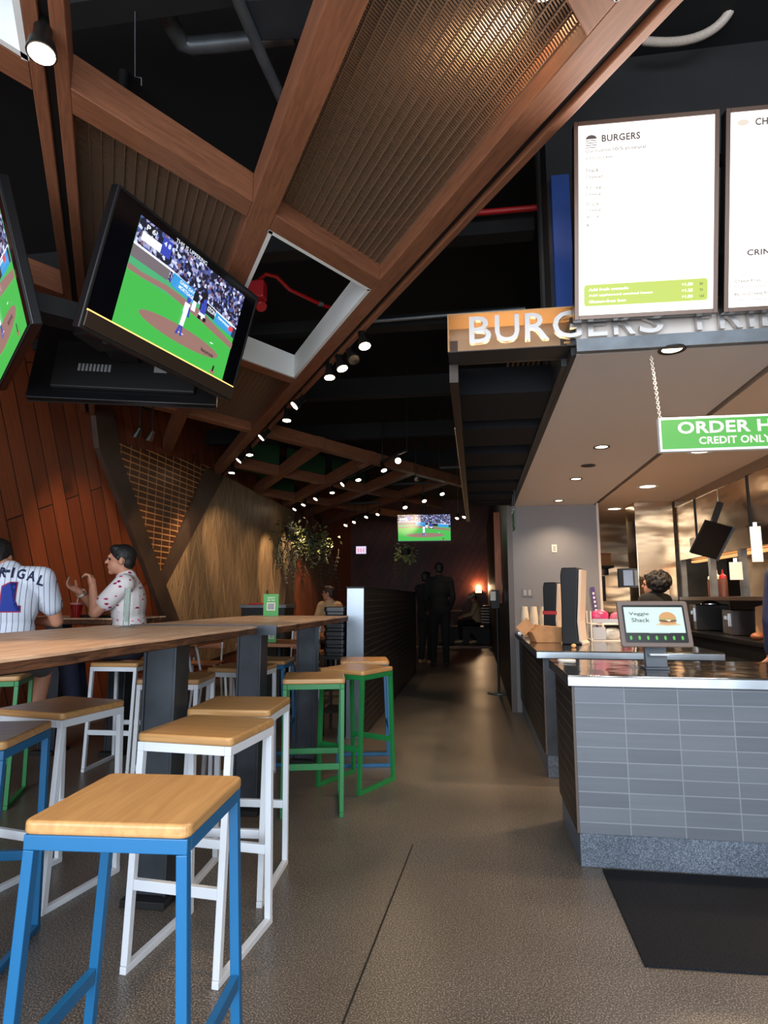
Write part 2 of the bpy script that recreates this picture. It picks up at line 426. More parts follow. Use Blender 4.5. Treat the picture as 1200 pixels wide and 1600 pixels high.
for n in (2.165, 2.99, 3.80, 4.61):
    lattice(n-HW, n+HW, -5.0, wall_m(n))
for m in (-0.53, -2.08, -3.585):
    for n0, n1 in ((-1.037, -0.336), (-0.217, 0.483), (0.599, 1.262)):
        lattice(n0, n1, m-0.055, m+0.055)
for m, nn in ((-5.07, 5.3), (-6.62, 5.8), (-8.15, 6.4)):
    edges = [-1.037, -0.336, -0.217, 0.483, 0.599, 1.262, 1.438, 2.107, 2.223, 2.932, 3.048, 3.742, 3.858, 4.552, 4.668, nn]
    for i in range(0, len(edges)-1):
        n0, n1 = edges[i], edges[i+1]
        if n1-n0 < 0.2: continue
        if wall_m(n0) > m: continue
        lattice(n0, n1, m-0.055, m+0.055)
# black light tracks in the slots of the beams
for k, (n0, n1, m1) in enumerate(((-0.292, -0.262, wall_m(-0.28)), (1.362, 1.402, wall_m(1.38)))):
    lattice(n0, n1, 0.45, m1, ZB+0.03, ZBT, M_black)

# shallow green boards that line some far openings
for (n0, n1, m0, m1) in ((1.45, 2.1, -6.56, -6.54), (2.23, 2.92, -6.56, -6.54), (1.45, 2.1, -7.3, -7.28), (3.06, 3.74, -6.56, -6.54), (2.23, 2.92, -8.09, -8.07)):
    lattice(n0, n1, m0, m1, ZBT, ZBT+0.3, paint('green_board', (26, 62, 30), 0.7))

# expanded metal ceiling panels: ribs across, wires along
def mesh_panel(n0, n1, m0, m1, z, label, extra=0.0):
    ps = [nm(n0, m0), nm(n1, m0), nm(n1, m1), nm(n0, m1)]
    o = ps[0]; y = (ps[3]-ps[0]).normalized(); x = (ps[1]-ps[0]).normalized()
    ly = (ps[3]-ps[0]).length; lx = (ps[1]-ps[0]).length
    mb = MB(); step = 0.0125; N = int(ly/step)
    for i in range(N+1):
        p = o + y*(i*step); mb.bar(p, p + x*lx, 0.0055, 0.005)
    W_ = int(lx/0.05)
    for j in range(W_+1):
        p = o + x*(j*lx/W_) + Vector((0, 0, -0.006)); mb.bar(p, p+y*ly, 0.005, 0.007)
    bmesh.ops.translate(mb.bm, verts=mb.bm.verts, vec=(0, 0, z))
    c = sum(ps, Vector())/4
    ob = mb.build('mesh_ceiling_panel', M_bronze, loc=(c.x, c.y, z))
    tag(ob, label, 'ceiling panel', 'expanded metal panels between the ceiling beams'); return ob
mesh_panel(0.599, 1.262, -0.585, -2.025, 3.2, 'large bronze ribbed metal panel between the long beams, lit at its top')
mesh_panel(-0.217, 0.483, -2.135, -3.53, 3.2, 'dark ribbed metal panel behind the top of the large television')
mesh_panel(0.599, 1.262, -3.64, -5.015, 3.2, 'small bronze ribbed metal panel beyond the white square opening')
# the white framed openings
def opening(n0, n1, m0, m1, label):
    ps = [nm(n0, m0), nm(n1, m0), nm(n1, m1), nm(n0, m1)]; c = sum(ps, Vector())/4
    t = thing('ceiling_opening', label, 'ceiling opening', (c.x, c.y, ZB+0.02), group='white lined openings in the ceiling')
    for i in range(4):
        p, q = ps[i], ps[(i+1) % 4]; e = (q-p).normalized(); nrm = Vector((-e.y, e.x, 0))
        if nrm.dot(c-p) < 0: nrm = -nrm
        mb = MB(); mid = nrm*0.011
        mb.bar(p+mid+Vector((0, 0, 0.08)), q+mid+Vector((0, 0, 0.08)), 0.022, 0.2)
        bmesh.ops.translate(mb.bm, verts=mb.bm.verts, vec=Vector((-c.x, -c.y, 0)))
        mb.build('liner_board', M_whitebox, t)
opening(0.599, 1.262, -2.135, -3.53, 'white lined square opening beside the large television with red pipe inside')
opening(0.599, 1.262, 0.3, -0.475, 'white lined opening cut off by the top edge of the photo, right')
opening(-1.037, -0.336, -0.585, -2.02, 'white lined opening at the top left corner beside the big spotlight')

# ------- right hand side: dropped soffit, kitchen ceiling, walls
struct(MB().span((0.447, 2.60, 2.25), (1.31, 7.0, 2.42)).build('ceiling_soffit', M_soffit))
struct(MB().span((0.425, 2.60, 2.25), (0.4465, 7.0, 2.42)).build('trim_5', M_black))
struct(MB().span((1.31, 2.60, 2.30), (1.375, 7.0, 2.42)).build('trim_6', M_black))
struct(MB().span((1.375, 2.60, 2.27), (3.4, 9.2, 2.42)).build('ceiling_kitchen', M_kceil))
struct(MB().span((0.44, 2.545, 2.245), (3.0, 2.573, 2.30)).build('trim_7', M_galv))
struct(MB().span((0.40, 3.30, 2.42), (3.4, 3.4, ZDECK)).build('wall_bulkhead', M_charcoal))
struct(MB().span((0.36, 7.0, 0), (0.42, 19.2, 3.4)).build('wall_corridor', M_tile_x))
struct(MB().span((0.42, 7.0, 0), (1.335, 7.12, 2.25)).build('wall_pickup', M_grey))
struct(MB().span((1.335, 6.99, 0), (1.36, 7.13, 2.27)).build('trim_8', M_cream))
struct(MB().span((0.42, 7.13, 2.42), (3.4, 7.25, 3.4)).build('wall_upper', M_black))
struct(MB().span((0.27, 8.7, 1.15), (0.355, 8.82, 2.42)).build('trim_9', wood('redwood_post', (206, 112, 62), (160, 82, 44), 0.5, axis=2)))
struct(MB().span((1.36, 9.0, 0), (3.4, 9.1, 2.27)).build('wall_kitchen', M_ssw))

# ------- overhead services
def pipe(name, pts, r, mat, label, cat='pipe', group=None):
    mb = MB(); mb.tube(pts, r, 12); c = pts[len(pts)//2]
    return tag(mb.build(name, mat, smooth=True, loc=c), label, cat, group)
P = lambda u, v, z=3.9: at_z(u, v, z)
pipe('drain_pipe', [P(235, -60), P(252, 0), P(268, 40), P(284, 66), P(300, 72), P(345, 68), P(400, 62), P(460, 55)], 0.042, M_galv, 'thick grey elbowed pipe in the open ceiling above the cross beam')
pipe('conduit_pipe', [P(360, -40, 3.7), P(375, 8, 3.7), P(410, 90, 3.7), P(440, 155, 3.7)], 0.026, M_galv, 'thin grey conduit slanting down beside the long beam')
t = MB().box((0, 0, 0), (0.34, 0.2, 0.12)).build('junction_box', M_darksteel, bevel=0.008); t.location = P(446, 12, 3.78); t.rotation_euler = (0, 0, 0.1); tag(t, 'dark metal duct box at the top left of the long beam', 'duct')
pipe('hanger_wire', [P(211, -20, 3.9), P(211, 120, 3.45), P(221, 122, 3.45), P(221, 134, 3.42)], 0.0025, M_galv, 'thin hanger rod with hook end above the cross beam', 'rod')
for (u0, v0, u1, v1, z, r, lab) in ((760, 331, 862, 323, 3.55, 0.018, 'red sprinkler pipe running across above the letter sign'),):
    a, b_ = at_z(u0, v0, z), at_z(u1, v1, z); y = (a.y+b_.y)/2
    pipe('sprinkler_pipe', [Vector((-1.2, y+0.03, z)), Vector((0, y, z)), Vector((b_.x, y, z))], r, M_red, lab)
yj = at_z(860, 345, 3.5).y
for k, (y, z, h, x1) in enumerate(((yj, 3.52, 0.14, 0.40), (yj+1.2, 3.5, 0.1, 0.4), (6.6, 3.6, 0.22, 0.6), (8.4, 3.6, 0.22, 0.6), (2.1, 3.9, 0.25, 0.6), (10.2, 3.6, 0.22, 0.6))):
    struct(MB().span((XW, y, z-h/2), (x1, y+0.12, z+h/2)).build('trim_%d' % (100+k), M_deck))
pipe('conduit_pipe', [Vector((-0.9, 4.6, 3.42)), Vector((0.42, 4.55, 3.42))], 0.014, M_galv, 'thin dark conduit running level above the letter sign')
pts = []
for i in range(21):
    a = PI*0.15 + i/20*PI*0.6
    pts.append(at_y(1005 + 150*math.sin(i/20*PI/2), 64 + 8*math.sin(i/20*PI) - 110*(i/20)**2.2, 3.1))
rr = [0.021 + (0.003 if i % 2 else 0) for i in range(161)]
fine = [pts[min(19, int(i/8))].lerp(pts[min(19, int(i/8))+1], (i/8) % 1 if i < 160 else 1) for i in range(161)]
mb = MB(); mb.tube(fine, rr, 12)
tag(mb.build('flexible_conduit', paint('pale_flex', (206, 190, 176), 0.4), smooth=True, loc=fine[60]), 'pale ribbed flexible conduit curving above the menu boards', 'conduit')
# red sprinkler drop in the square opening
p = [at_z(*q) for q in ((405, 470, 3.42), (402, 440, 3.44), (415, 428, 3.46), (432, 432, 3.46), (452, 452, 3.46), (500, 475, 3.46), (545, 492, 3.46), (575, 505, 3.46))]
t = thing('sprinkler_drop', 'red bent sprinkler pipe with red alarm box inside the square opening', 'sprinkler', p[0])
o0 = p[0]
mb = MB(); mb.tube([q-o0 for q in p], 0.014, 12); mb.build('pipe', M_red, t, smooth=True)
mb = MB(); mb.box(at_z(402, 455, 3.36)-o0, (0.12, 0.09, 0.13)); mb.build('alarm_box', M_redp, t, bevel=0.012)
mb = MB(); c = at_z(405, 473, 3.32)-o0; mb.cyl(c, c+Vector((0.03, -0.03, -0.05)), 0.045, 0.04, 20); mb.build('alarm_horn', M_redp, t, smooth=True, bevel=0.006)
mb = MB(); c = p[5]-o0; mb.cyl(c+Vector((-0.01, -0.008, 0)), c+Vector((0.02, 0.012, 0)), 0.02, None, 12); mb.build('clamp', M_galv, t)

# ================================================================== COUNTERS
def counter(name, label, x0, x1, y0, y1, top, ov_f, ov_l, back=0.0, fronttile=True):
    c = (x0, y0, 0); t = thing(name, label, 'counter', c)
    L = lambda a, b: (Vector(a)-Vector(c), Vector(b)-Vector(c))
    mb = MB(); mb.span(*L((x0+0.012, y0+0.012, 0.0), (x1, y1, 0.15))); mb.build('granite_plinth', M_granite, t, bevel=0.003)
    mb = MB(); mb.span(*L((x0+0.012, y0+0.012, 0.15), (x1, y1, top-0.05))); mb.build('core', M_black, t)
    mb = MB(); mb.span(*L((x0+0.012, y0, 0.15), (x1, y0+0.0118, top-0.05))); mb.build('front_tiling', M_tile_front if fronttile else M_darksteel, t, bevel=0.001)
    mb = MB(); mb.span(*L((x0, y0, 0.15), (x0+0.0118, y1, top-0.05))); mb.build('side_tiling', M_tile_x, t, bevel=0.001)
    mb = MB(); mb.span(*L((x0-ov_l, y0-ov_f, top-0.008), (x1, y1+back, top))); mb.build('countertop', M_ss, t, bevel=0.002)
    mb = MB(); mb.span(*L((x0-ov_l, y0-ov_f, top-0.05), (x1, y0-ov_f+0.012, top-0.0082))); mb.span(*L((x0-ov_l, y0-ov_f+0.0122, top-0.05), (x0-ov_l+0.012, y1+back, top-0.0082)))
    mb.build('edge_band', M_sse, t, bevel=0.0015)
    return t
TOP = 0.862
counter('register_counter', 'stainless topped slate tiled order counter standing on a black mat', 0.44, 2.0, 3.10, 3.72, TOP, 0.035, 0.02, 0.12)
counter('pickup_counter', 'long stainless topped counter behind the order counter, holding cups and dispensers', 0.455, 1.62, 4.53, 6.98, TOP, 0.10, 0.05, 0.0, False)
mat_ps = [at_z(940.6, 1360, 0), at_z(1008, 1512, 0), Vector((2.6, 2.40, 0)), Vector((2.6, 3.08, 0))]
mb = MB(); mb.prism([(0.541, 3.085), (0.533, 2.342), (2.6, 2.40), (2.6, 3.10)], 0, 0.008)
tag(mb.build('floor_mat', speckle('rubber_mat', (20, 21, 25), (30, 31, 35), (50, 50, 54), 260, 0.9, 2, spec=0.15), loc=(1.2, 2.7, 0)), 'black rubber mat on the floor in front of the order counter', 'mat')
# panel on pickup counter that stands off its corner
# ================================================================== HIGH TABLES
def slab_profile(x0, x1, y0, y1, zt, th, seed):
    """thick plank top whose long edges wander like a sawn live edge"""
    rnd = random.Random(seed); N = 40; L_, R_e = [], []
    for i in range(N+1):
        y = y0+(y1-y0)*i/N
        L_.append((x0+0.006*math.sin(i*0.9+seed)+rnd.uniform(-.003, .003), y)); R_e.append((x1+0.006*math.sin(i*0.7+2*seed)+rnd.uniform(-.003, .003), y))
    return L_, R_e
def high_table(name, label, x0, x1, y0, y1, zt, th, legs, seed):
    c = Vector(((x0+x1)/2, (y0+y1)/2, 0)); t = thing(name, label, 'table', c)
    L_, R_e = slab_profile(x0, x1, y0, y1, zt, th, seed)
    poly = [(x-c.x, y-c.y) for x, y in R_e] + [(x-c.x, y-c.y) for x, y in reversed(L_)]
    mb = MB(); mb.prism(poly, zt-0.011, zt); mb.build('table_top', M_table, t, bevel=0.002)
    poly2 = [(x-0.004*(1 if x > 0 else -1), y) for x, y in poly]
    mb = MB(); mb.prism(poly2, zt-th, zt-0.0112); mb.build('slab_edge', M_tabledge, t)
    for (lx, ly) in legs:
        o = Vector((lx, ly, 0))-c; mb = MB(); h = zt-th-0.012
        mb.span(o+Vector((-0.062, -0.055, 0.03)), o+Vector((0.062, 0.055, h)))
        for s in (-1, 1): mb.span(o+Vector((s*0.068-0.006, -0.063, 0.03)), o+Vector((s*0.068+0.006, 0.063, h)))   # flanges
        lg = mb.build('leg', M_darksteel, t, bevel=0.002)
        mb = MB(); mb.span(o+Vector((-0.095, -0.11, 0)), o+Vector((0.095, 0.11, 0.0298))); mb.build('foot_plate', M_black, lg, bevel=0.003)
    mb = MB(); mb.span(Vector((x0+0.1, y0+0.15, zt-th-0.0118))-c, Vector((x1-0.06, y1-0.15, zt-th-0.0002))-c); mb.build('mounting_plate', M_black, t)
    return t
ZT = 1.07
high_table('bar_table', 'nearest long oak bar table with thick sawn edge and grey steel legs', -2.06, -1.175, 0.35, 3.25, ZT, 0.040, [(-1.335, 2.56), (-1.93, 1.6), (-1.335, 0.9), (-1.93, 0.9)], 1)
t2 = high_table('bar_table', 'second oak bar table with a steel end cap and a green card on top', -1.96, -1.10, 3.33, 5.30, ZT, 0.045, [(-1.34, 3.62), (-1.93, 3.68), (-1.30, 4.72), (-1.93, 5.12)], 2)
mb = MB(); c = Vector((-1.53, 4.315, 0)); mb.span(Vector((-1.965, 3.318, ZT-0.052))-c, Vector((-1.094, 3.328, ZT+0.002))-c); mb.build('end_cap', M_darksteel, t2)
t3 = high_table('bar_table', 'high table by the plank wall holding food in front of the two seated people', -3.75, -2.64, 4.36, 5.0, ZT, 0.045, [(-3.4, 4.68), (-2.85, 4.72)], 3)

# ================================================================== STOOLS
def rounded_rect(w, d, r, n=5):
    out = []
    for cx, cy, a0 in ((w/2-r, d/2-r, 0), (-w/2+r, d/2-r, PI/2), (-w/2+r, -d/2+r, PI), (w/2-r, -d/2+r, 1.5*PI)):
        for k in range(n+1):
            a = a0 + PI/2*k/n; out.append((cx+r*math.cos(a), cy+r*math.sin(a)))
    return out
def make_stool(label, group, mat, loc, rz):
    """steel sled stool; the sleds run along local y, the footrests along local x"""
    t = thing('bar_stool', label, 'stool', loc, rz, group)
    SW, ZS = 0.365, 0.755
    mb = MB(); mb.prism(rounded_rect(SW, SW, 0.022), ZS-0.029, ZS); mb.build('seat', M_seat, t, bevel=0.008, seg=3)
    a, zb, q = 0.166, 0.012, 0.024
    mb = MB()
    for s in (-1, 1):
        mb.span((s*a-q/2, -a-q/2, ZS-0.060), (s*a+q/2, a+q/2, ZS-0.0295)); mb.span((-a+q/2+.0005, s*a-q/2, ZS-0.060), (a-q/2-.0005, s*a+q/2, ZS-0.0295))
    mb.build('seat_frame', mat, t, bevel=0.002)
    for sx in (-1, 1):
        for sy in (-1, 1):
            mb = MB(); mb.bar((sx*a, sy*(a), ZS-0.0605), (sx*a, sy*(a+0.03), 0.0245), q, q, (0, 1, 0)); mb.build('leg', mat, t, bevel=0.002)
        mb = MB(); mb.span((sx*a-q/2, -a-0.044, 0), (sx*a+q/2, a+0.044, 0.024)); mb.build('sled_bar', mat, t, bevel=0.002)
    for sy in (-1, 1):
        yy = sy*(a+0.0195); mb = MB(); mb.span((-a+q/2+.0005, yy-0.010, 0.253), (a-q/2-.0005, yy+0.010, 0.287)); mb.build('footrest', mat, t, bevel=0.002)
    return t
D = math.radians
G_W, G_B, G_G = 'white framed bar stools', 'blue framed bar stools', 'green framed bar stools'
blue = make_stool('bright blue bar stool with tan wooden seat closest to the camera', G_B, M_blue, (-0.79, 1.44, 0), D(94))
white = make_stool('white bar stool directly behind the closest blue stool', G_W, M_white, (-0.985, 2.24, 0), D(-5))
green = make_stool('green bar stool just beyond the white stools, its footrests facing the camera', G_G, M_green, (-0.985, 3.74, 0), D(14))
copy_thing(blue, (-1.755, 2.02, 0), D(14), 'blue bar stool cut off by the left edge of the photo')
copy_thing(blue, (-0.865, 4.78, 0), D(102), 'blue bar stool half hidden behind the two green stools')
copy_thing(blue, (-1.62, 4.70, 0), D(94), 'blue bar stool in shade under the middle of the second table')
copy_thing(white, (-1.055, 2.73, 0), D(3), 'white bar stool just past the one behind the closest blue stool')
copy_thing(white, (-1.825, 2.58, 0), D(-10), 'white bar stool at far left in front of the nearest table leg')
copy_thing(white, (-1.80, 3.60, 0), D(8), 'white bar stool seen behind the nearest table leg')
copy_thing(white, (-1.62, 4.20, 0), D(-4), 'white bar stool between the steel legs of the second table')
copy_thing(white, (-2.62, 4.40, 0), D(2), 'white bar stool under the person in the patterned shirt')
copy_thing(green, (-0.815, 4.22, 0), D(-25), 'green bar stool standing outermost beside the aisle')
copy_thing(green, (-2.97, 3.52, 0), D(25), 'green bar stool under the person in the striped jersey')

# ================================================================== LOW TABLES AND CHAIRS FURTHER BACK
M_oak = wood('oak_board', (204, 132, 78), (160, 96, 54), 0.45, axis=0, scale=1.5)
def low_table(label, x, y, rz=0, w=0.75, d=0.7):
    t = thing('dining_table', label, 'table', (x, y, 0), rz)
    mb = MB(); mb.span((-w/2, -d/2, 0.715), (w/2, d/2, 0.75)); mb.build('table_top', M_oak, t, bevel=0.004)
    mb = MB(); mb.cyl((0, 0, 0.02), (0, 0, 0.7148), 0.035); mb.build('pedestal', M_black, t, smooth=True)
    mb = MB(); mb.lathe([(0.24, 0), (0.24, 0.008), (0.05, 0.0198)], n=24); mb.build('base', M_black, t)
    return t
low_table('low oak table under the end of the second bar table', -2.15, 6.65)
low_table('low oak table further down the left wall, empty', -2.20, 8.3, 0, 0.8)
low_table('low oak table farthest down the left side, beside the partition', -2.05, 10.9, 0, 0.8)
low_table('low oak table by the chevron wall behind the nearest table leg', -3.3, 6.6)
def make_chair(label, loc, rz, mat):
    t = thing('dining_chair', label, 'chair', loc, rz, 'low wooden seated chairs')
    mb = MB(); mb.prism(rounded_rect(0.40, 0.40, 0.03), 0.43, 0.45); mb.build('seat', M_oak, t, bevel=0.004)
    mb = MB(); mb.prism([(-0.19, 0.60), (0.19, 0.60), (0.17, 0.82), (-0.17, 0.82)], 0.175, 0.19, (Vector(), (1, 0, 0), (0, 0.12, 1), (0, 1, -0.05))); mb.build('backrest', M_oak, t, bevel=0.004)
    for s in (-1, 1):
        mb = MB(); mb.bar((s*0.17, -0.16, 0.4298), (s*0.19, -0.20, 0), 0.022, 0.022, (1, 0, 0)); mb.build('leg', mat, t)
        mb = MB(); mb.bar((s*0.17, 0.15, 0.4298), (s*0.19, 0.20, 0), 0.022, 0.022, (1, 0, 0)); mb.build('leg', mat, t)
        mb = MB(); mb.bar((s*0.17, 0.185, 0.4505), (s*0.165, 0.265, 0.84), 0.022, 0.018, (1, 0, 0)); mb.build('back_post', mat, t)
    return t
ch = make_chair('wooden chair with pale steel posts by the chevron wall, nearest of the low chairs', (-2.75, 6.3, 0), D(100), M_white)
for (x, y, r, lab) in ((-3.25, 5.95, -170, 'wooden chair pulled to the wall side table, seen past the nearest table leg'), (-3.3, 7.25, 10, 'wooden chair against the chevron wall on the far side of its table'),
                       (-2.1, 7.35, 5, 'wooden chair behind the low table under the second bar table'), (-2.2, 9.05, 0, 'wooden chair on the far side of the empty low table'),
                       (-1.65, 6.75, -80, 'wooden chair tucked in on the aisle side of the low table'), (-2.75, 8.3, 95, 'wooden chair wall side of the empty low table'), (-2.0, 11.65, 0, 'wooden chair at the farthest low table on the left')):
    copy_thing(ch, (x, y, 0), D(r), lab)

# ================================================================== CARD HOLDERS, FOOD, ACRYLIC
M_cardgreen = paint('card_green', (74, 160, 72), 0.5)
M_acryl = glass('acrylic')
def card_stand(label, loc, rz, w, h, txt=True):
    t = thing('card_stand', label, 'sign', loc, rz)
    mb = MB(); mb.span((-w/2, -0.003, 0.004), (w/2, 0.003, h)); mb.build('card', M_cardgreen, t)
    if txt:
        text('heading', "WHAT'S", M_paper, t, (0, -0.0036, h*0.80), (1, 0, 0), (0, 0, 1), h*0.07, None, 0.03, align='C')
        text('heading', 'ON TAP', M_paper, t, (0, -0.0036, h*0.69), (1, 0, 0), (0, 0, 1), h*0.07, None, 0.03, align='C')
        mb = MB(); mb.span((-w*.28, -0.0042, h*0.27), (w*.28, -0.0032, h*0.62)); mb.build('label_square', M_paper, t)
        mb = MB(); mb.span((-w*.22, -0.0048, h*0.31), (w*.22, -0.0043, h*0.58)); mb.build('blank_square', paint('soft_grey', (150, 150, 150), 0.6), t)
    mb = MB(); mb.span((-w/2-.01, -0.03, 0), (w/2+.01, 0.03, 0.0038)); mb.build('acrylic_foot', M_acryl, t)
    return t
card_stand('green upright card with pale square standing on the second bar table', (-1.69, 4.97, ZT), D(8), 0.125, 0.185)
card_stand('small green card standing on the low table below the second bar table', (-2.18, 6.45, 0.75), D(6), 0.10, 0.15)
t = thing('acrylic_stand', 'clear tall acrylic card holder standing on the nearest bar table', 'sign holder', (-1.80, 3.0, ZT), D(-30))
mb = MB(); mb.lathe([(0.055, 0), (0.055, 0.006), (0.03, 0.0098)], n=28); mb.build('base', M_acryl, t, smooth=True)
mb = MB(); mb.span((-0.026, -0.004, 0.010), (0.026, 0.004, 0.205)); mb.build('upright', M_acryl, t, bevel=0.001)
mb = MB(); mb.span((-0.024, 0.0045, 0.03), (0.024, 0.0055, 0.2)); mb.build('card', paint('clear_card', (200, 208, 205), 0.5), t)
# food on the wall table
t = thing('drink_cup', 'clear plastic cup of red drink with a straw on the wall table', 'cup', (-3.10, 4.46, ZT))
mb = MB(); mb.lathe([(0.032, 0), (0.046, 0.10)], n=24); mb.build('drink', paint('red_drink', (130, 20, 20), 0.15), t, smooth=True)
mb = MB(); mb.lathe([(0.0465, 0.1002), (0.050, 0.102), (0.050, 0.112), (0.044, 0.118)], n=24); mb.build('lid', paint('clear_lid', (190, 120, 110), 0.2), t, smooth=True)
mb = MB(); mb.cyl((0.0, 0, 0.1182), (0.008, 0, 0.165), 0.0045, n=8); mb.build('straw', M_paper, t)
t = thing('food_tray', 'dark food tray on the wall table between the two people', 'tray', (-2.96, 4.62, ZT))
mb = MB(); mb.span((-0.2, -0.14, 0), (0.2, 0.14, 0.006))
for s in (-1, 1): mb.span((-0.2, s*0.14-0.004, 0.0062), (0.2, s*0.14+0.004, 0.018)); mb.span((s*0.2-0.004, -0.135, 0.0062), (s*0.2+0.004, 0.135, 0.018))
mb.build('tray_body', M_blackgloss, t, bevel=0.002)
for (x, y, r, rgb, lab) in ((-3.03, 4.56, 0.03, (230, 190, 150), 'pale crumpled paper on the food tray next to the red drink'), (-2.88, 4.60, 0.035, (214, 140, 80), 'orange bread bun on the food tray near the elbow')):
    mb = MB(); rnd = random.Random(int(r*1000))
    mb.ball((0, 0, r*0.7), r, 10, (1.2, 1, 0.7))
    for v in mb.bm.verts: v.co *= 1+rnd.uniform(-.06, .06)
    mn = min(v.co.z for v in mb.bm.verts)
    for v in mb.bm.verts: v.co.z -= mn
    o = mb.build('food_item', paint('food%d' % rgb[0], rgb, 0.7), smooth=True); o.location = (x, y, ZT+0.0065); tag(o, lab, 'food')
for k, (x, y, lab) in enumerate(((-2.80, 4.69, 'brown kraft box of fries on the tray at the far right'),)):
    t = MB().prism([(-0.05, -0.04), (0.05, -0.04), (0.05, 0.04), (-0.05, 0.04)], 0, 0.045).build('fries_box', M_kraft, bevel=0.003); t.location = (x-.05, y, ZT+0.0065); tag(t, lab, 'box')

# ================================================================== PARTITION, CONDIMENT STATION, TRAYS
t = thing('partition', 'dark tiled half height partition with a brushed steel end beside the aisle', 'partition', (-1.08, 5.5, 0))
mb = MB(); mb.span((-0.075, 0.012, 0), (0.063, 4.9, 1.31)); mb.build('core', M_black, t)
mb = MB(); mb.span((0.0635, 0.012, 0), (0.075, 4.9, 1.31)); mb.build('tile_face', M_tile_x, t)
mb = MB(); mb.span((-0.078, 0.0, 0), (0.078, 0.0118, 1.31)); mb.build('steel_end', steel('brushed_end', (150, 158, 168), 0.38, 0.05, 3), t, bevel=0.002)
mb = MB(); mb.span((-0.085, -0.004, 1.3102), (0.085, 4.9, 1.325)); mb.build('cap_rail', M_black, t, bevel=0.002)
for k in range(6):
    mb = MB(); mb.prism(rounded_rect(0.19, 0.30, 0.03), 0, 0.03); mb.prism(rounded_rect(0.21, 0.32, 0.035), 0.0302, 0.072)
    o = mb.build('booster_tray', paint('black_stack', (24, 24, 27), 0.35), bevel=0.004); o.location = (-1.285, 5.72, 0.70+k*0.0735)
    tag(o, 'black tray, %s of the stack beside the steel partition end' % ('lowest', 'second from bottom', 'third from bottom', 'third from top', 'second from top', 'topmost')[k], 'tray', 'black trays stacked beside the partition')
t = thing('tray_cart', 'low black cart under the stack of trays beside the partition', 'cart', (-1.285, 5.72, 0))
mb = MB(); mb.span((-0.115, -0.17, 0.67), (0.115, 0.17, 0.6995)); mb.span((-0.115, -0.17, 0.2), (0.115, 0.17, 0.22)); mb.build('shelf', M_black, t)
for sx in (-1, 1):
    for sy in (-1, 1): mb = MB(); mb.span((sx*0.1-.012, sy*0.155-.012, 0), (sx*0.1+.012, sy*0.155+.012, 0.6698)); mb.build('leg', M_black, t)
t = thing('waste_station', 'black tray return cabinet with metal rim against the left wall', 'cabinet', (-2.62, 7.6, 0))
mb = MB(); mb.span((-0.28, -0.2, 0), (0.28, 0.2, 1.10)); mb.build('body', M_black, t, bevel=0.004)
mb = MB(); mb.span((-0.30, -0.22, 1.1002), (0.30, 0.22, 1.14)); mb.build('top', M_galv, t, bevel=0.003)
mb = MB(); mb.span((-0.22, -0.206, 0.72), (0.22, -0.2005, 0.98)); mb.build('flap', M_blackgloss, t)
o = MB().span((-0.16, -0.11, 0), (0.16, 0.11, 0.02)).build('serving_tray', M_redp, bevel=0.004); o.location = (-2.68, 7.58, 1.1405); tag(o, 'red tray lying on the black tray return cabinet', 'tray')
mb = MB(); mb.lathe([(0.025, 0), (0.03, 0.06), (0.012, 0.11), (0.012, 0.16)], n=14); o = mb.build('sauce_bottle', M_blackgloss, smooth=True); o.location = (-2.62, 7.55, 1.1608); tag(o, 'dark bottle standing on the tray return cabinet', 'bottle')
# black aisle stand
t = thing('sign_stand', 'slim black floor stand with a white card beside the corridor wall', 'stand', (0.272, 8.35, 0))
mb = MB(); mb.lathe([(0.15, 0), (0.15, 0.012), (0.02, 0.018)], n=28); mb.build('base', M_galv, t)
mb = MB(); mb.cyl((0, 0, 0.018), (0, 0, 1.33), 0.016); mb.build('pole', M_black, t)
mb = MB(); mb.span((-0.07, -0.028, 1.09), (0.03, -0.018, 1.33)); mb.build('holder', M_black, t)
mb = MB(); mb.span((-0.085, -0.034, 1.19), (-0.015, -0.0285, 1.31)); mb.build('card', M_paper, t)

# ================================================================== SCREENS
E_GRASS = glow('pitch_green', (66, 186, 74), 0.85); E_GRASS2 = glow('pitch_green_far', (78, 180, 120), 0.8)
E_DIRT = glow('infield_clay', (150, 112, 104), 0.9); E_WALL = glow('field_wall', (120, 110, 116), 0.8)
E_WHITE = glow('screen_white', (225, 232, 245), 1.1); E_SKYB = glow('board_blue', (50, 150, 215), 0.9); E_NAVY = glow('board_navy', (40, 52, 90), 0.7)
E_ROYAL = glow('player_blue', (50, 64, 170), 1.0); E_DARK = glow('screen_dark', (18, 20, 28), 0.5); E_RED = glow('screen_red', (220, 60, 60), 1.0)
E_SKIN = glow('screen_skin', (170, 120, 100), 0.8)
def crowd_mat():
    m, nt, b = nodes_of('crowd'); L = nt.links.new
    tc = nt.nodes.new('ShaderNodeTexCoord'); v = nt.nodes.new('ShaderNodeTexVoronoi'); v.inputs['Scale'].default_value = 62
    sp = nt.nodes.new('ShaderNodeSeparateColor'); r = nt.nodes.new('ShaderNodeValToRGB'); r.color_ramp.interpolation = 'CONSTANT'
    L(tc.outputs['Object'], v.inputs['Vector']); L(v.outputs['Color'], sp.inputs[0]); L(sp.outputs[0], r.inputs[0])
    e = r.color_ramp.elements; e[0].color = lin((26, 26, 48)); e[1].position = 0.45; e[1].color = lin((70, 84, 150))
    for p, c in ((0.62, (150, 150, 190)), (0.76, (196, 206, 236)), (0.88, (120, 90, 110)), (0.95, (70, 60, 90))):
        k = e.new(p); k.color = lin(c)
    b.inputs['Base Color'].default_value = (0.01, 0.01, 0.01, 1); L(r.outputs[0], b.inputs['Emission Color']); b.inputs['Emission Strength'].default_value = 1.0
    MATS['crowd'] = m; return m
E_CROWD = crowd_mat()
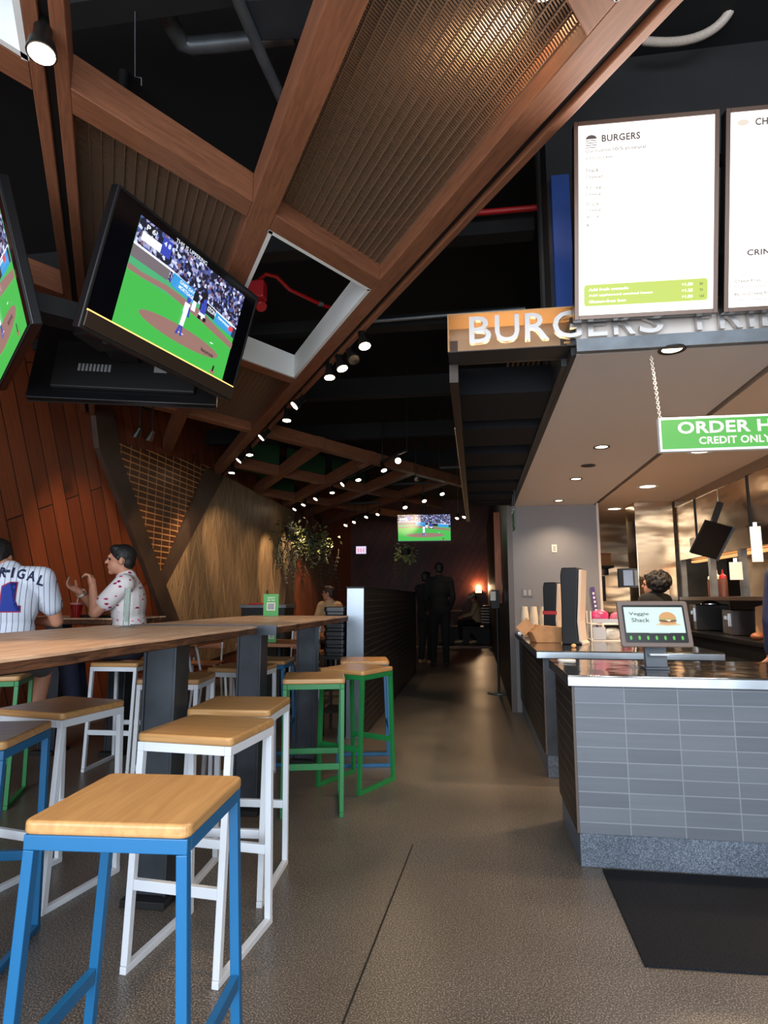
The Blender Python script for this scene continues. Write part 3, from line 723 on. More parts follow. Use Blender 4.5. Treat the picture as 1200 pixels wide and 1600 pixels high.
def ellipse(cx, cy, a, b, n=28, rot=0.0):
    return [(cx+a*math.cos(t)*math.cos(rot)-b*math.sin(t)*math.sin(rot), cy+a*math.cos(t)*math.sin(rot)+b*math.sin(t)*math.cos(rot)) for t in (2*PI*i/n for i in range(n))]
def broadcast(parent, x0, x1, y0, y1, zs, detail=True):
    """the ball game on a screen that spans x0..x1, y0..y1 at height zs (own coordinates, z outwards)"""
    X = lambda u: x0+(x1-x0)*u
    Y = lambda v: y0+(y1-y0)*v
    Q = lambda pts: [(X(u), Y(v)) for u, v in pts]
    mats = [E_GRASS, E_CROWD, E_DIRT, E_WALL, E_WHITE, E_SKYB, E_NAVY, E_ROYAL, E_DARK, E_GRASS2, E_RED, E_SKIN]
    mb = MB(); k = [0]
    def lay(poly, mi):
        z = zs+0.0004*k[0]; k[0] += 1
        mb.add([(a, b, z) for a, b in poly], [tuple(range(len(poly)))], mi)
    lay(Q([(0, 0), (1, 0), (1, 1), (0, 1)]), 0)
    lay(Q([(0, .50), (1, .50), (1, .66), (0, .66)]), 9)
    lay(Q([(0, .64), (1, .58), (1, 1), (0, 1)]), 1)
    lay(Q([(0, .62), (.30, .62), (.30, .73), (0, .74)]), 3)
    lay(Q([(0, .735), (.30, .725), (1, .60), (1, .615), (.30, .745), (0, .755)]), 4)
    lay(Q([(.33, .60), (.56, .57), (.56, .70), (.33, .73)]), 5)
    lay(Q([(.66, .56), (.76, .545), (.76, .65), (.66, .67)]), 8)
    lay(Q([(.765, .53), (.96, .50), (.96, .60), (.765, .645)]), 5)
    lay(Q([(.962, .50), (1, .49), (1, .60), (.962, .61)]), 6)
    lay(Q([(0, .50), (.12, .50), (.30, .52), (.62, .46), (1, .37), (1, .43), (.64, .55), (.3, .575), (.10, .545), (0, .555)]), 2)
    lay([(X(.52)+(p-.5)*(x1-x0), Y(.21)+(q-.5)*(y1-y0)) for p, q in ellipse(.5, .5, .37, .085)], 2)
    lay(Q([(.47, .225), (.53, .225), (.53, .232), (.47, .232)]), 4)
    # pitcher
    lay(Q([(.455, .20), (.475, .20), (.492, .30), (.476, .30)]), 7); lay(Q([(.495, .20), (.512, .20), (.507, .30), (.490, .30)]), 7)
    lay(Q([(.474, .30), (.508, .30), (.515, .44), (.478, .44)]), 4); lay(Q([(.472, .44), (.520, .44), (.522, .54), (.474, .54)]), 4)
    lay(Q([(.515, .41), (.535, .41), (.53, .50), (.515, .52)]), 7); lay([(X(.498)+(p)*(x1-x0), Y(.575)+q*(y1-y0)) for p, q in ellipse(0, 0, .017, .033)], 7)
    # batter, umpire, catcher
    lay(Q([(.53, .50), (.57, .50), (.565, .62), (.535, .62)]), 4); lay(Q([(.525, .60), (.575, .60), (.57, .70), (.53, .70)]), 8)
    lay(Q([(.60, .55), (.64, .55), (.65, .74), (.60, .74)]), 8)
    lay(Q([(.60, .48), (.67, .48), (.66, .55), (.61, .55)]), 4); lay(Q([(.61, .53), (.66, .53), (.66, .63), (.61, .63)]), 7)
    lay(Q([(.60, .46), (.63, .46), (.63, .50), (.60, .50)]), 8); lay(Q([(.65, .46), (.68, .46), (.68, .50), (.65, .50)]), 8)
    lay([(X(.635)+p*(x1-x0), Y(.655)+q*(y1-y0)) for p, q in ellipse(0, 0, .017, .03)], 7)
    # on-screen graphics
    lay(Q([(.03, .80), (.25, .80), (.25, .88), (.03, .88)]), 4); lay(Q([(.18, .80), (.26, .80), (.26, .96), (.18, .96)]), 7)
    lay(Q([(.04, .89), (.12, .89), (.12, .97), (.04, .97)]), 8); lay(Q([(.77, .30), (.80, .30), (.80, .31), (.77, .31)]), 4)
    lay([(X(.86)+p*(x1-x0), Y(.015)+q*(y1-y0)) for p, q in ellipse(0, .01, .028, .02)], 11); lay(Q([(.852, .03), (.868, .03), (.872, .09), (.856, .10)]), 8)
    pic = mb.build('screen_picture', mats, parent)
    if detail:
        Z = zs+0.02; W, H = x1-x0, y1-y0; z2 = zs+0.0004*(k[0]+2)
        def t(body, u, v, hgt, mat, wid=None, rot=0.0):
            text('screen_lettering', body, mat, pic, (X(u), Y(v), z2), (math.cos(rot), math.sin(rot), 0), (-math.sin(rot), math.cos(rot), 0), hgt*H, wid*W if wid else None, 0.02)
        t('GAME DAY', .38, .665, .035, E_WHITE, .14, -.10); t('MORTGAGE', .38, .615, .035, E_WHITE, .14, -.10)
        t('IZON', .665, .59, .05, E_WHITE, .085, -.09); t('guaranteed', .775, .575, .045, E_WHITE, .13, -.14)
        t('P 6', .045, .905, .05, E_WHITE, .07); t('4 8', .19, .885, .045, E_WHITE, .055); t('fastytrade', .70, .16, .05, E_DARK, .13, -.03)
        mb = MB(); mb.span((X(.905), Y(.535), z2), (X(.95), Y(.585), z2+.0004)); mb.build('screen_badge', E_RED, pic)
    return pic
def television(label, loc, n_yaw, tilt, W, H, pic=(0.0, 1.0, 0.0, 1.0), caption=False, detail=True, rear=True, showpic=True, chin=True):
    u = Vector((-math.sin(n_yaw), math.cos(n_yaw), 0)); n = Vector((math.cos(n_yaw)*math.cos(tilt), math.sin(n_yaw)*math.cos(tilt), -math.sin(tilt))); v = n.cross(u)
    t = thing('television', label, 'television', M=frame_matrix(loc, u, v, n), group='televisions showing a ball game')
    mb = MB(); mb.span((-W/2, -H/2, -0.045), (W/2, H/2, -0.002)); mb.build('casing', M_blackgloss, t, bevel=0.004)
    mb = MB(); e = 0.012
    mb.span((-W/2, -H/2, -0.0018), (-W/2+e, H/2, 0.004)); mb.span((W/2-e, -H/2, -0.0018), (W/2, H/2, 0.004)); mb.span((-W/2+e+.0002, H/2-e, -0.0018), (W/2-e-.0002, H/2, 0.004)); mb.span((-W/2+e+.0002, -H/2, -0.0018), (W/2-e-.0002, -H/2+e, 0.004))
    mb.build('bezel', M_black, t, bevel=0.001)
    ch = 0.085 if chin else 0.015
    if chin:
        mb = MB(); mb.span((-W/2+e+.0004, -H/2+e+.0004, -0.0016), (W/2-e-.0004, -H/2+ch, 0.012)); mb.build('sound_bar', paint('bronze_bar', (70, 56, 46), 0.35, metal=0.4), t, bevel=0.003)
        mb = MB(); mb.span((-W/2+e+.0004, -H/2+ch+.0003, 0.0), (W/2-e-.0004, -H/2+ch+0.007, 0.006)); mb.build('glow_line', glow('warm_line', (255, 200, 110), 1.6), t)
    mb = MB(); mb.span((-W/2+e+.0004, -H/2+ch+.008, -0.0016), (W/2-e-.0004, H/2-e-.0004, 0.001)); scr = mb.build('screen', paint('screen_glass', (10, 10, 14), 0.12), t)
    xa, xb, ya, yb = -W/2+e, W/2-e, -H/2+ch+0.008, H/2-e
    if showpic:
        b_ = broadcast(scr, xa+(xb-xa)*pic[0], xa+(xb-xa)*pic[1], ya+(yb-ya)*pic[2], ya+(yb-ya)*pic[3], 0.0014, detail)
    if caption:
        text('caption', 'THIS IS UPPERING', E_WHITE, scr, (xa+(xb-xa)*0.33, ya+(yb-ya)*0.915, 0.022), (1, 0, 0), (0, 1, 0), 0.02, 0.24, 0.0)
    if rear:
        mb = MB(); mb.span((-W*.38, -H*.40, -0.075), (W*.38, H*.12, -0.0452)); mb.build('rear_housing', M_black, t, bevel=0.01)
        mb = MB()
        for i in range(9): mb.span((W*.08+i*.022, -H*.22, -0.0765), (W*.08+i*.022+.014, -H*.14, -0.0752))
        mb.span((-W*.22, -H*.2, -0.0765), (-W*.15, -H*.12, -0.0752)); mb.build('port_panel', paint('port_metal', (150, 150, 150), 0.5), t)
    return t
TVC = Vector((-1.489, 2.848, 2.719)); TT = 0.272; N1 = -0.228
TVX = Vector((TVC.x-0.52*math.cos(N1), TVC.y-0.52*math.sin(N1), 2.74))
television('large tilted television on the left showing a ball game with green field', TVC, N1, TT, 1.11, 0.662, (0.13, 0.90, 0.0, 0.93), caption=True)
for k, (off, lab) in enumerate(((-D(120), 'television cut off by the left edge, only its corner showing'), (D(120), 'back of a black television hanging below the large one'))):
    a = N1+off; television(lab, (TVX.x+0.52*math.cos(a), TVX.y+0.52*math.sin(a), 2.719), a, TT, 1.11, 0.662, (0.02, 0.93, 0.0, 0.95), detail=(k == 0), chin=(k == 1))
t = thing('television_mount', 'black ceiling mount that carries the cluster of three televisions', 'bracket', (TVX.x, TVX.y, 2.60))
mb = MB(); mb.cyl((0, 0, 0.0), (0, 0, 1.695), 0.032); mb.build('pole', M_black, t)
mb = MB(); mb.span((-0.12, -0.12, 0.02), (0.12, 0.12, 0.2)); mb.build('hub', M_black, t, bevel=0.01)
for k in range(3):
    a = N1+k*D(120); mb = MB(); mb.bar((0.10*math.cos(a), 0.10*math.sin(a), 0.12), (0.425*math.cos(a), 0.425*math.sin(a), 0.12), 0.16, 0.10); mb.build('arm', M_black, t)
mb = MB(); mb.box((0.05, -0.20, 0.22), (0.07, 0.04, 0.05)); mb.box((0.03, -0.22, 0.10), (0.05, 0.04, 0.05)); mb.build('adapter', paint('adapter_grey', (190, 190, 190), 0.5), t)
television('smaller television hanging far down the aisle showing the same ball game', (-0.90, 10.98, 2.475), D(-90), 0.06, 0.97, 0.50, (0, 1, 0, 1), detail=False, rear=False, chin=False)
t = thing('television_bracket', 'black pole that hangs the small far television from the ceiling', 'bracket', (-0.90, 11.06, 2.5))
mb = MB(); mb.cyl((0, 0, 0), (0, 0, 1.795), 0.025); mb.build('pole', M_black, t)
t = thing('wall_monitor', 'tiny pale monitor glowing on the dark wall far down the room', 'monitor', (-2.62, 14.0, 2.33))
mb = MB(); mb.span((-0.13, 0, -0.10), (0.13, 0.03, 0.10)); mb.build('casing', M_black, t)
mb = MB(); mb.span((-0.118, -0.003, -0.086), (0.118, -0.0002, 0.086)); mb.build('screen', glow('pale_screen', (214, 196, 226), 1.0), t)
for k in range(3): mb = MB(); mb.span((-0.08+k*.06, -0.005, -0.05), (-0.05+k*.06, -0.0032, 0.04)); mb.build('chart_bar', glow('chart_pink', (220, 150, 170), 0.9), t)
mb = MB(); mb.cyl((0, 0.015, 0.1), (0, 0.015, 1.9), 0.012); mb.build('drop_rod', M_black, t)

# ================================================================== LETTER SIGN AND CANOPY
SY, SZ0, SZ1 = 2.575, 2.285, 2.462
t = thing('letter_sign', 'open metal sign box with raised steel letters lit warm from below', 'sign', (-0.10, SY, SZ0))
o0 = Vector((-0.10, SY, SZ0)); X1 = 1.75
mb = MB(); mb.span((0, 0.150, 0), (X1+.1, 0.155, SZ1-SZ0)); mb.build('back_plate', steel('sign_back', (140, 118, 96), 0.45, 0.05, 4), t)
mb = MB(); mb.span((0, 0, SZ1-SZ0-0.004), (X1+.1, 0.1498, SZ1-SZ0)); mb.build('top_plate', paint('sign_bronze', (150, 118, 84), 0.4, metal=0.3), t)
mb = MB(); mb.span((0, 0, 0.0042), (0.004, 0.1498, SZ1-SZ0-0.0042)); mb.build('end_plate', MATS['sign_bronze'], t)
mb = MB(); mb.span((0, 0, 0), (X1+.1, 0.1498, 0.004)); mb.build('bottom_plate', M_black, t)
mb = MB(); mb.span((0.0045, 0.12, 0.0045), (X1, 0.132, 0.010)); mb.build('light_strip', glow('sign_strip', (255, 196, 120), 9.0), t)
M_letter = steel('letter_steel', (196, 190, 186), 0.36, 0.0)
spans = [('B', 733, 767), ('U', 773, 811), ('R', 820, 857), ('G', 863, 908), ('E', 918, 948), ('R', 958, 992), ('S', 998, 1036), ('F', 1088, 1114), ('R', 1124, 1160), ('I', 1170, 1178), ('E', 1190, 1216), ('S', 1224, 1258)]
for chh, u0, u1 in spans:
    xa, xb = at_y(u0, 510, SY).x, at_y(u1, 510, SY).x
    text('letter', chh, M_letter, t, Vector((xa, SY+0.012, SZ0+0.032))-o0, (1, 0, 0), (0, 0, 1), 0.122, xb-xa, 0.008, depth=0.022)
for v in (0.03, 0.13):
    mb = MB(); mb.span((0.5, 0.036, v), (1.80, 0.044, v+0.006)); mb.build('letter_rail', MATS['sign_bronze'], t)
light('AREA', 'sign_glow', (0.85, 0.118, 0.014), (PI, 0, 0), 4.5, (1.0, 0.72, 0.38), t, shape='RECTANGLE', size=1.6, size_y=0.03)

t = thing('aisle_canopy', 'dark open canopy of wide boards hanging over the aisle beside the soffit', 'canopy', (0.17, 5.25, 2.2))
o0 = Vector((0.17, 5.25, 2.2))
def cb(nm_, a, b, mat=M_blackgloss, par=t): mb = MB(); mb.span(Vector(a)-o0, Vector(b)-o0); return mb.build(nm_, mat, par)
cb('side_rail', (-0.10, 2.72, 2.20), (-0.06, 7.95, 2.40), paint('canopy_bronze', (52, 40, 34), 0.4, metal=0.3))
cb('side_rail', (0.40, 2.72, 2.25), (0.424, 6.99, 2.40), M_black)
cb('lit_edge', (-0.104, 3.5, 2.20), (-0.1003, 7.9, 2.206), paint('edge_pale', (230, 200, 160), 0.3))  # pale paint stands in for the line of light along the rail
M_board = paint('canopy_board', (18, 18, 22), 0.8, spec=0.2)
for y0, y1 in ((3.08, 3.56), (3.74, 4.18), (4.42, 4.84), (5.02, 5.44), (5.62, 6.04), (6.22, 6.60), (6.70, 6.98)):
    cb('board', (-0.0598, y0, 2.26), (0.3998, y1, 2.275), M_board); cb('rib', (-0.0598, y0, 2.2752), (0.3998, y0+0.02, 2.40), M_board)
for k in range(7):
    x = 0.20+k*0.028; cb('slat', (x, 2.74, 2.52), (x+0.012, 7.0, 2.53), paint('slat_tan', (150, 118, 92), 0.5))
cb('slat_bracket', (0.19, 2.74, 2.40), (0.40, 2.76, 2.5198), M_black); cb('slat_bracket', (0.19, 6.9, 2.40), (0.40, 6.92, 2.5198), M_black)
mb = MB(); a, b_ = at_y(884, 480, 3.0), at_y(884, 272, 3.0); o = mb.span((a.x-0.045, 3.0, a.z-0.03), (a.x+0.045, 3.06, b_.z)).build('blue_fin_panel', paint('deep_blue', (30, 62, 128), 0.5), loc=(a.x, 3.03, a.z)); tag(o, 'tall narrow blue panel left of the menu boards', 'panel')
o = MB().span((a.x-0.06, 3.0605, 2.425), (a.x+0.06, 3.2998, 4.29)).build('trim_60', M_black); struct(o)
# ================================================================== MENU BOARDS
E_MENU = glow('menu_white', (255, 249, 243), 1.6); E_MTXT = paint('menu_ink', (120, 92, 76), 0.6); E_MOL = glow('menu_olive', (110, 98, 30), 0.5); E_MBR = glow('menu_brown', (90, 62, 46), 0.5)
E_BAR = glow('menu_bar_green', (176, 196, 62), 1.0); E_FAINT = glow('menu_faint', (226, 212, 196), 0.9)
def menu_board(label, cx, first):
    a, tl = D(-88.5), 0.208
    u = Vector((-math.sin(a), math.cos(a), 0)); n = Vector((math.cos(a)*math.cos(tl), math.sin(a)*math.cos(tl), -math.sin(tl))); v = n.cross(u)
    W, H = 0.56, 0.79; loc = Vector((0.711, 2.427, 2.75)) + u*(cx)
    t = thing('menu_board', label, 'menu board', M=frame_matrix(loc, u, v, n), group='lit menu boards over the counter')
    mb = MB(); mb.span((-W/2, -H/2, -0.05), (W/2, H/2, -0.003)); mb.build('casing', M_blackgloss, t, bevel=0.004)
    e = 0.017; mb = MB()
    mb.span((-W/2, -H/2, -0.0028), (-W/2+e, H/2, 0.004)); mb.span((W/2-e, -H/2, -0.0028), (W/2, H/2, 0.004)); mb.span((-W/2+e+.0002, H/2-e, -0.0028), (W/2-e-.0002, H/2, 0.004)); mb.span((-W/2+e+.0002, -H/2, -0.0028), (W/2-e-.0002, -H/2+e, 0.004))
    mb.build('bezel', paint('bezel_bronze', (92, 70, 58), 0.3, metal=0.3), t, bevel=0.001)
    mb = MB(); mb.span((-W/2+e+.0004, -H/2+e+.0004, -0.0026), (W/2-e-.0004, H/2-e-.0004, 0.0006)); s = mb.build('screen', E_MENU, t)
    light('AREA', 'screen_light', (0, 0, 0.012), (PI, 0, 0), 8, (1.0, 0.93, 0.84), t, shape='RECTANGLE', size=W-.06, size_y=H-.06)
    w_, h_ = W-2*e, H-2*e; X = lambda q: -w_/2+w_*q
    Yv = lambda q: h_/2-h_*q
    def tx(body, x, y, hgt, mat, wid=None, bold=0.015): text('menu_lettering', body, mat, s, (X(x), Yv(y), 0.0012), (1, 0, 0), (0, 1, 0), hgt, wid*w_ if wid else None, bold+0.020, spacing=1.06)
    if first:
        tx('BURGERS', .175, .092, .028, E_MBR, .285, .012)
        mb = MB(); mb.prism([(X(.055)+.022*math.cos(q), Yv(.072)+.016*math.sin(q)) for q in [PI*i/10 for i in range(11)]], 0.0008, 0.0012)
        bmesh.ops.translate(mb.bm, verts=mb.bm.verts, vec=(0, 0, 0))
        for q in range(4): mb.span((X(.055)-.022, Yv(.082+q*.012), 0.0008), (X(.055)+.044-.022, Yv(.082+q*.012)+.003, 0.0012))
        bmesh.ops.translate(mb.bm, verts=mb.bm.verts, vec=(.022, 0, 0)); mb.build('burger_icon', E_MBR, s)
        for body, x, y, hgt, m in (('Our custom 100% all-natural', .055, .142, .014, E_MBR), ('antibiotics ever', .055, .178, .012, E_MBR),
                               ('Shack', .055, .245, .016, E_MOL), ('Cheeseb', .055, .278, .014, E_MBR), ('Smoke', .055, .335, .016, E_MOL), ('Cheese', .055, .368, .014, E_MBR),
                               ('Shack', .055, .42, .016, E_MOL), ('Cheese', .055, .452, .014, E_MBR), ('lettuce', .055, .485, .013, E_MBR), ('A', .055, .53, .014, E_MOL), ('Cheese', .055, .562, .013, E_FAINT)):
            tx(body, x, y, hgt, m, None, 0.0)
        mb = MB(); mb.prism([(X(.5)+p, Yv(.895)+q) for p, q in rounded_rect(w_*.92, h_*.115, .012)], 0.0006, 0.001); bar_ = mb.build('green_banner', E_BAR, s)
        for k, (body, pr_) in enumerate((('Add fresh avocado', '+1.00'), ('Add applewood smoked bacon', '+1.25'), ('Gluten-free bun', '+1.00'))):
            text('menu_lettering', body, E_MENU, bar_, (X(.075), Yv(.872+k*.032), 0.0014), (1, 0, 0), (0, 1, 0), .011, w_*(.30, .48, .28)[k], .02)
            text('menu_lettering', pr_, E_MENU, bar_, (X(.77), Yv(.872+k*.032), 0.0014), (1, 0, 0), (0, 1, 0), .012, w_*.08, .02)
            text('menu_lettering', ('80', '70', '160')[k], E_MOL, bar_, (X(.90), Yv(.872+k*.032), 0.0014), (1, 0, 0), (0, 1, 0), .010, None, .01)
    else:
        tx('CHICKEN', .175, .075, .028, E_MBR, .285, .012); tx('CRINKLE CUT FRIES', .13, .735, .024, E_MBR, .64, .012)
        mb = MB(); mb.prism(ellipse(X(.09), Yv(.055), .022, .012, 16), 0.0008, 0.0012); mb.build('chicken_icon', E_FAINT, s)
        for body, y, hgt, m in (('Always crisp from frozen, prepared', .785, .010, E_FAINT), ('Fries', .835, .012, E_FAINT), ('Cheese Fries', .872, .013, E_MOL), ('Topped with cheese sauce', .903, .011, E_MBR), ('Bacon Cheese Fries', .940, .013, E_MOL), ('Topped with cheese sauce', .97, .011, E_MBR)):
            tx(body, .045, y, hgt, m, None, 0.0)
    return t
menu_board('bright white burger menu board with a green banner at its foot', 0.0, True)
menu_board('bright white menu board cut off by the right edge of the photo', 0.584, False)
t = thing('menu_bracket', 'dark steel rails that carry the menu boards', 'bracket', (0.99, 2.8, 2.9))
for z in (2.62, 2.98):
    mb = MB(); yb = 2.49-(z-2.75)*0.21+0.012
    mb.span((0.44-.99, yb-2.8, z-2.9), (1.56-.99, yb+0.03-2.8, z+.04-2.9)); mb.build('rail', M_black, t)
    for x in (0.6, 1.3): mb = MB(); mb.span((x-.99, yb+.0302-2.8, z-2.9), (x+.03-.99, 3.2998-2.8, z+.04-2.9)); mb.build('arm', M_black, t)
# ================================================================== HANGING ORDER SIGN
t = thing('hanging_sign', 'green and white hanging sign with chain telling where to order', 'sign', (0.768, 2.62, 1.82))
E_SIGN = glow('sign_green', (72, 186, 42), 0.8); E_SW = glow('sign_white', (250, 240, 236), 0.85)
mb = MB(); mb.span((0, 0, 0), (0.72, 0.03, 0.145)); mb.build('sign_body', paint('sign_edge_white', (235, 230, 226), 0.5), t, bevel=0.002)
mb = MB(); mb.span((0.008, -0.0015, 0.010), (0.712, -0.0002, 0.135)); f = mb.build('green_face', E_SIGN, t)
text('lettering', 'ORDER HERE', E_SW, f, (0.072, -0.0022, 0.072), (1, 0, 0), (0, 0, 1), 0.052, 0.50, 0.03, spacing=1.05)
text('lettering', 'CREDIT ONLY', E_SW, f, (0.152, -0.0022, 0.026), (1, 0, 0), (0, 0, 1), 0.032, 0.275, 0.03, spacing=1.05)
for x in (0.01, 0.71):
    mb = MB(); n_ = 26; top = 2.2448-1.82; z = 0.1452; L_ = (top-z)/n_
    for i in range(n_):
        c = Vector((x-(0.02*(i/n_) if x < .1 else 0), 0.015, z+(i+.5)*L_)); M = Matrix.Rotation(PI/2*(i % 2), 3, 'Z'); pts = [c + M @ Vector((0.0055*math.sin(q), 0, L_*.62*math.cos(q))) for q in [2*PI*j/10 for j in range(11)]]
        mb.tube(pts, 0.0017, 6)
    mb.build('chain', paint('chain_pale', (214, 196, 178), 0.4, metal=0.4), t, smooth=True)
# edge-on sign with hooks below the canopy
t = thing('hanging_sign', 'thin green sign seen edge on, hanging from two hooks at the soffit corner', 'sign', (0.385, 6.1, 2.0))
mb = MB(); mb.span((-0.008, -0.16, -0.11), (0.008, 0.16, 0.06)); mb.build('panel', paint('dull_green', (50, 84, 62), 0.5), t)
for y, zz in ((-0.13, 0.0), (0.13, 0.0)):
    mb = MB(); mb.cyl((0, y, 0.105), (0, y, 0.2598), 0.003, n=8); mb.build('wire', M_galv, t)
    mb = MB(); mb.tube([(0.012*math.sin(q*1.0), y, 0.06+0.045*(1-(q/ (2*PI)))) for q in [2*PI*j/14 for j in range(15)]], 0.003, 8); mb.build('hook', M_chrome, t)

# ================================================================== ON THE COUNTERS
t = thing('order_terminal', 'touch screen order terminal on a grey stand showing a burger', 'terminal', (0.90, 3.36, TOP))
mb = MB(); mb.span((-0.058, -0.02, 0), (0.058, 0.10, 0.012)); mb.prism([(-0.01, 0.0), (0.035, 0.0), (0.035, 0.14), (0.01, 0.14)], -0.052, 0.052, ((0, 0, 0.0122), (0, 1, 0), (0, 0, 1), (1, 0, 0))); mb.build('stand', paint('stand_grey', (64, 72, 82), 0.45), t, bevel=0.003)
mb = MB(); mb.span((-0.04, -0.045, 0.072), (0.052, -0.0105, 0.082)); mb.build('card_slot', paint('slot_white', (200, 206, 214), 0.4), t, bevel=0.003)
a, tl = D(-90)+0.06, -0.262
u = Vector((-math.sin(a), math.cos(a), 0)); n = Vector((math.cos(a)*math.cos(tl), math.sin(a)*math.cos(tl), -math.sin(tl))); v = n.cross(u)
hd = bpy.data.objects.new('head', None); COL.objects.link(hd); hd.parent = t
hd.matrix_local = frame_matrix((-0.015, -0.065, 0.232), u, v, n)
W, H = 0.345, 0.232
mb = MB(); mb.prism(rounded_rect(W, H, 0.012), -0.018, -0.001); mb.build('tablet_case', paint('warm_grey_case', (96, 84, 80), 0.4), hd, bevel=0.003)
mb = MB(); mb.prism(rounded_rect(W*.88, H*.82, 0.008), -0.0008, 0.0006); mb.build('glass_panel', M_blackgloss, hd)
mb = MB(); mb.add([(-W*.415, -H*.20, .001), (W*.415, -H*.20, .001), (W*.415, H*.36, .001), (-W*.415, H*.36, .001)], [(0, 1, 2, 3)], 0)
bx, by = W*.19, H*.03
mb.add([(x, y, .0016) for x, y in ellipse(bx, by-.012, .062, .006)], [tuple(range(28))], 1)
mb.add([(x, y, .0019) for x, y in ellipse(bx, by-.003, .042, .010)], [tuple(range(28))], 2)
mb.add([(x, y, .0022) for x, y in ellipse(bx, by+.008, .044, .009)], [tuple(range(28))], 3)
mb.add([(x, y, .0025) for x, y in ellipse(bx, by+.016, .043, .006)], [tuple(range(28))], 4)
mb.add([(x, y, .0028) for x, y in [(bx+.042*math.cos(q), by+.018+.034*math.sin(q)) for q in [PI*i/16 for i in range(17)]]], [tuple(range(17))], 2)
mb.add([(x, y, .0031) for x, y in [(bx-.012, by+.012), (bx+.018, by+.012), (bx+.006, by+.002)]], [(0, 1, 2)], 5)
mb.add([(-W*.10, -H*.21, .0016), (W*.20, -H*.21, .0016), (W*.18, -H*.19, .0016), (-W*.08, -H*.19, .0016)], [(0, 1, 2, 3)], 6)
scr = mb.build('screen', [glow('mint_screen', (200, 228, 222), 0.95), glow('crumbs', (222, 200, 160), .8), glow('bun', (206, 150, 88), .9), glow('patty', (110, 58, 30), .8), glow('lettuce', (170, 170, 90), .8), glow('cheese', (250, 220, 190), .9), glow('tab', (190, 220, 220), .7)], hd)
E_INK = glow('screen_ink', (24, 40, 50), 0.6)
text('screen_lettering', 'Veggie', E_INK, scr, (-W*.35, H*.16, .0016), (1, 0, 0), (0, 1, 0), .021, .098, .012); text('screen_lettering', 'Shack', E_INK, scr, (-W*.32, H*.03, .0016), (1, 0, 0), (0, 1, 0), .021, .088, .012)
for k in range(7):
    mb = MB(); x = -W*.36+k*W*.12; mb.prism(ellipse(x, -H*.31, .006, .011, 12), .0008, .0014); mb.build('menu_icon', glow('icon_green', (80, 190, 70), .8), hd)

# tall kiosk-like dispensers
def dispenser(label, loc, rz, w, d, h, band):
    t = thing('dispenser', label, 'dispenser', loc, rz, 'tall dispensers on the pickup counter')
    prof = [(-d*.5, 0.0), (d*.5, 0), (d*.5, 0.012), (d*.36, 0.03), (d*.30, h*.30), (d*.38, h*.55), (d*.5, h*.97), (d*.40, h), (-d*.38, h), (-d*.46, h*.9), (-d*.46, h*.5), (-d*.5, h*.12)]
    mb = MB(); mb.prism(prof, -w/2, w/2, (Vector(), (1, 0, 0), (0, 0, 1), (0, -1, 0))); mb.build('body', paint('satin_black', (12, 13, 16), 0.42, spec=0.3), t, bevel=0.012, seg=3)
    p2 = [(x+0.0, z) for x, z in prof]
    mb = MB(); mb.prism([(d*.5+.022, 0), (d*.5+.022, .012), (d*.37+.022, .03), (d*.31+.022, h*.30), (d*.39+.022, h*.55), (d*.5+.022, h*.97), (d*.5+.002, h*.97), (d*.39+.002, h*.55), (d*.31+.002, h*.30), (d*.37+.002, .03), (d*.5+.002, .012), (d*.5+.002, 0)], -w*.48, w*.48, (Vector(), (1, 0, 0), (0, 0, 1), (0, -1, 0)))
    mb.build('front_shell', M_cream, t, bevel=0.003)
    if band:
        mb = MB(); mb.span((-d*.52, -w*.52, h*.40), (d*.45, w*.52, h*.47)); mb.build('red_band', M_redp, t, bevel=0.004)
    return t
p = at_z(902, 1006, TOP); dispenser('tall black and cream dispenser nearest on the pickup counter', (p.x-0.02, p.y, TOP), D(-22), 0.20, 0.15, 0.60, False)
p = Vector((0.80, 6.2, TOP)); dispenser('shorter black dispenser with a red band behind the tall one', (0.725, 6.15, TOP), D(-22), 0.16, 0.14, 0.51, True)
t = MB().prism([(-0.045, 0), (0.045, 0), (0.045, 0.18), (0.02, 0.24), (-0.045, 0.24)], -0.004, 0.004, (Vector(), (1, 0, 0), (0, 0, 1), (0, -1, 0))).build('counter_card', paint('pale_blue_card', (176, 192, 206), 0.5)); t.location = (0.83, 5.95, TOP+0.0002); tag(t, 'pale blue cut out card beside the dispenser with the red band', 'card')
# cups on a tray
t = thing('cup_tray', 'steel tray under three stacks of paper cups by the grey wall', 'tray', (0.62, 6.72, TOP))
mb = MB(); mb.span((-0.2, -0.12, 0), (0.16, 0.12, 0.012)); mb.build('tray_body', M_sse, t, bevel=0.003)
for k, (x, h) in enumerate(((-0.115, 0.235), (-0.02, 0.24), (0.078, 0.225))):
    t = thing('cup_stack', ('left', 'middle', 'right')[k]+' stack of beige paper cups turned upside down on the steel tray', 'cups', (0.62+x, 6.72, TOP+0.0122), group='paper cup stacks by the grey wall')
    z = 0
    while z < h-0.10:
        mb = MB(); mb.lathe([(0.046, z), (0.046, z+0.004), (0.044, z+0.0295)], n=22); mb.build('cup_rim', M_cup, t, smooth=True); z += 0.03
    mb = MB(); mb.lathe([(0.045, z), (0.044, z+.004), (0.031, z+0.11)], n=22); mb.build('top_cup', M_cup, t, smooth=True)
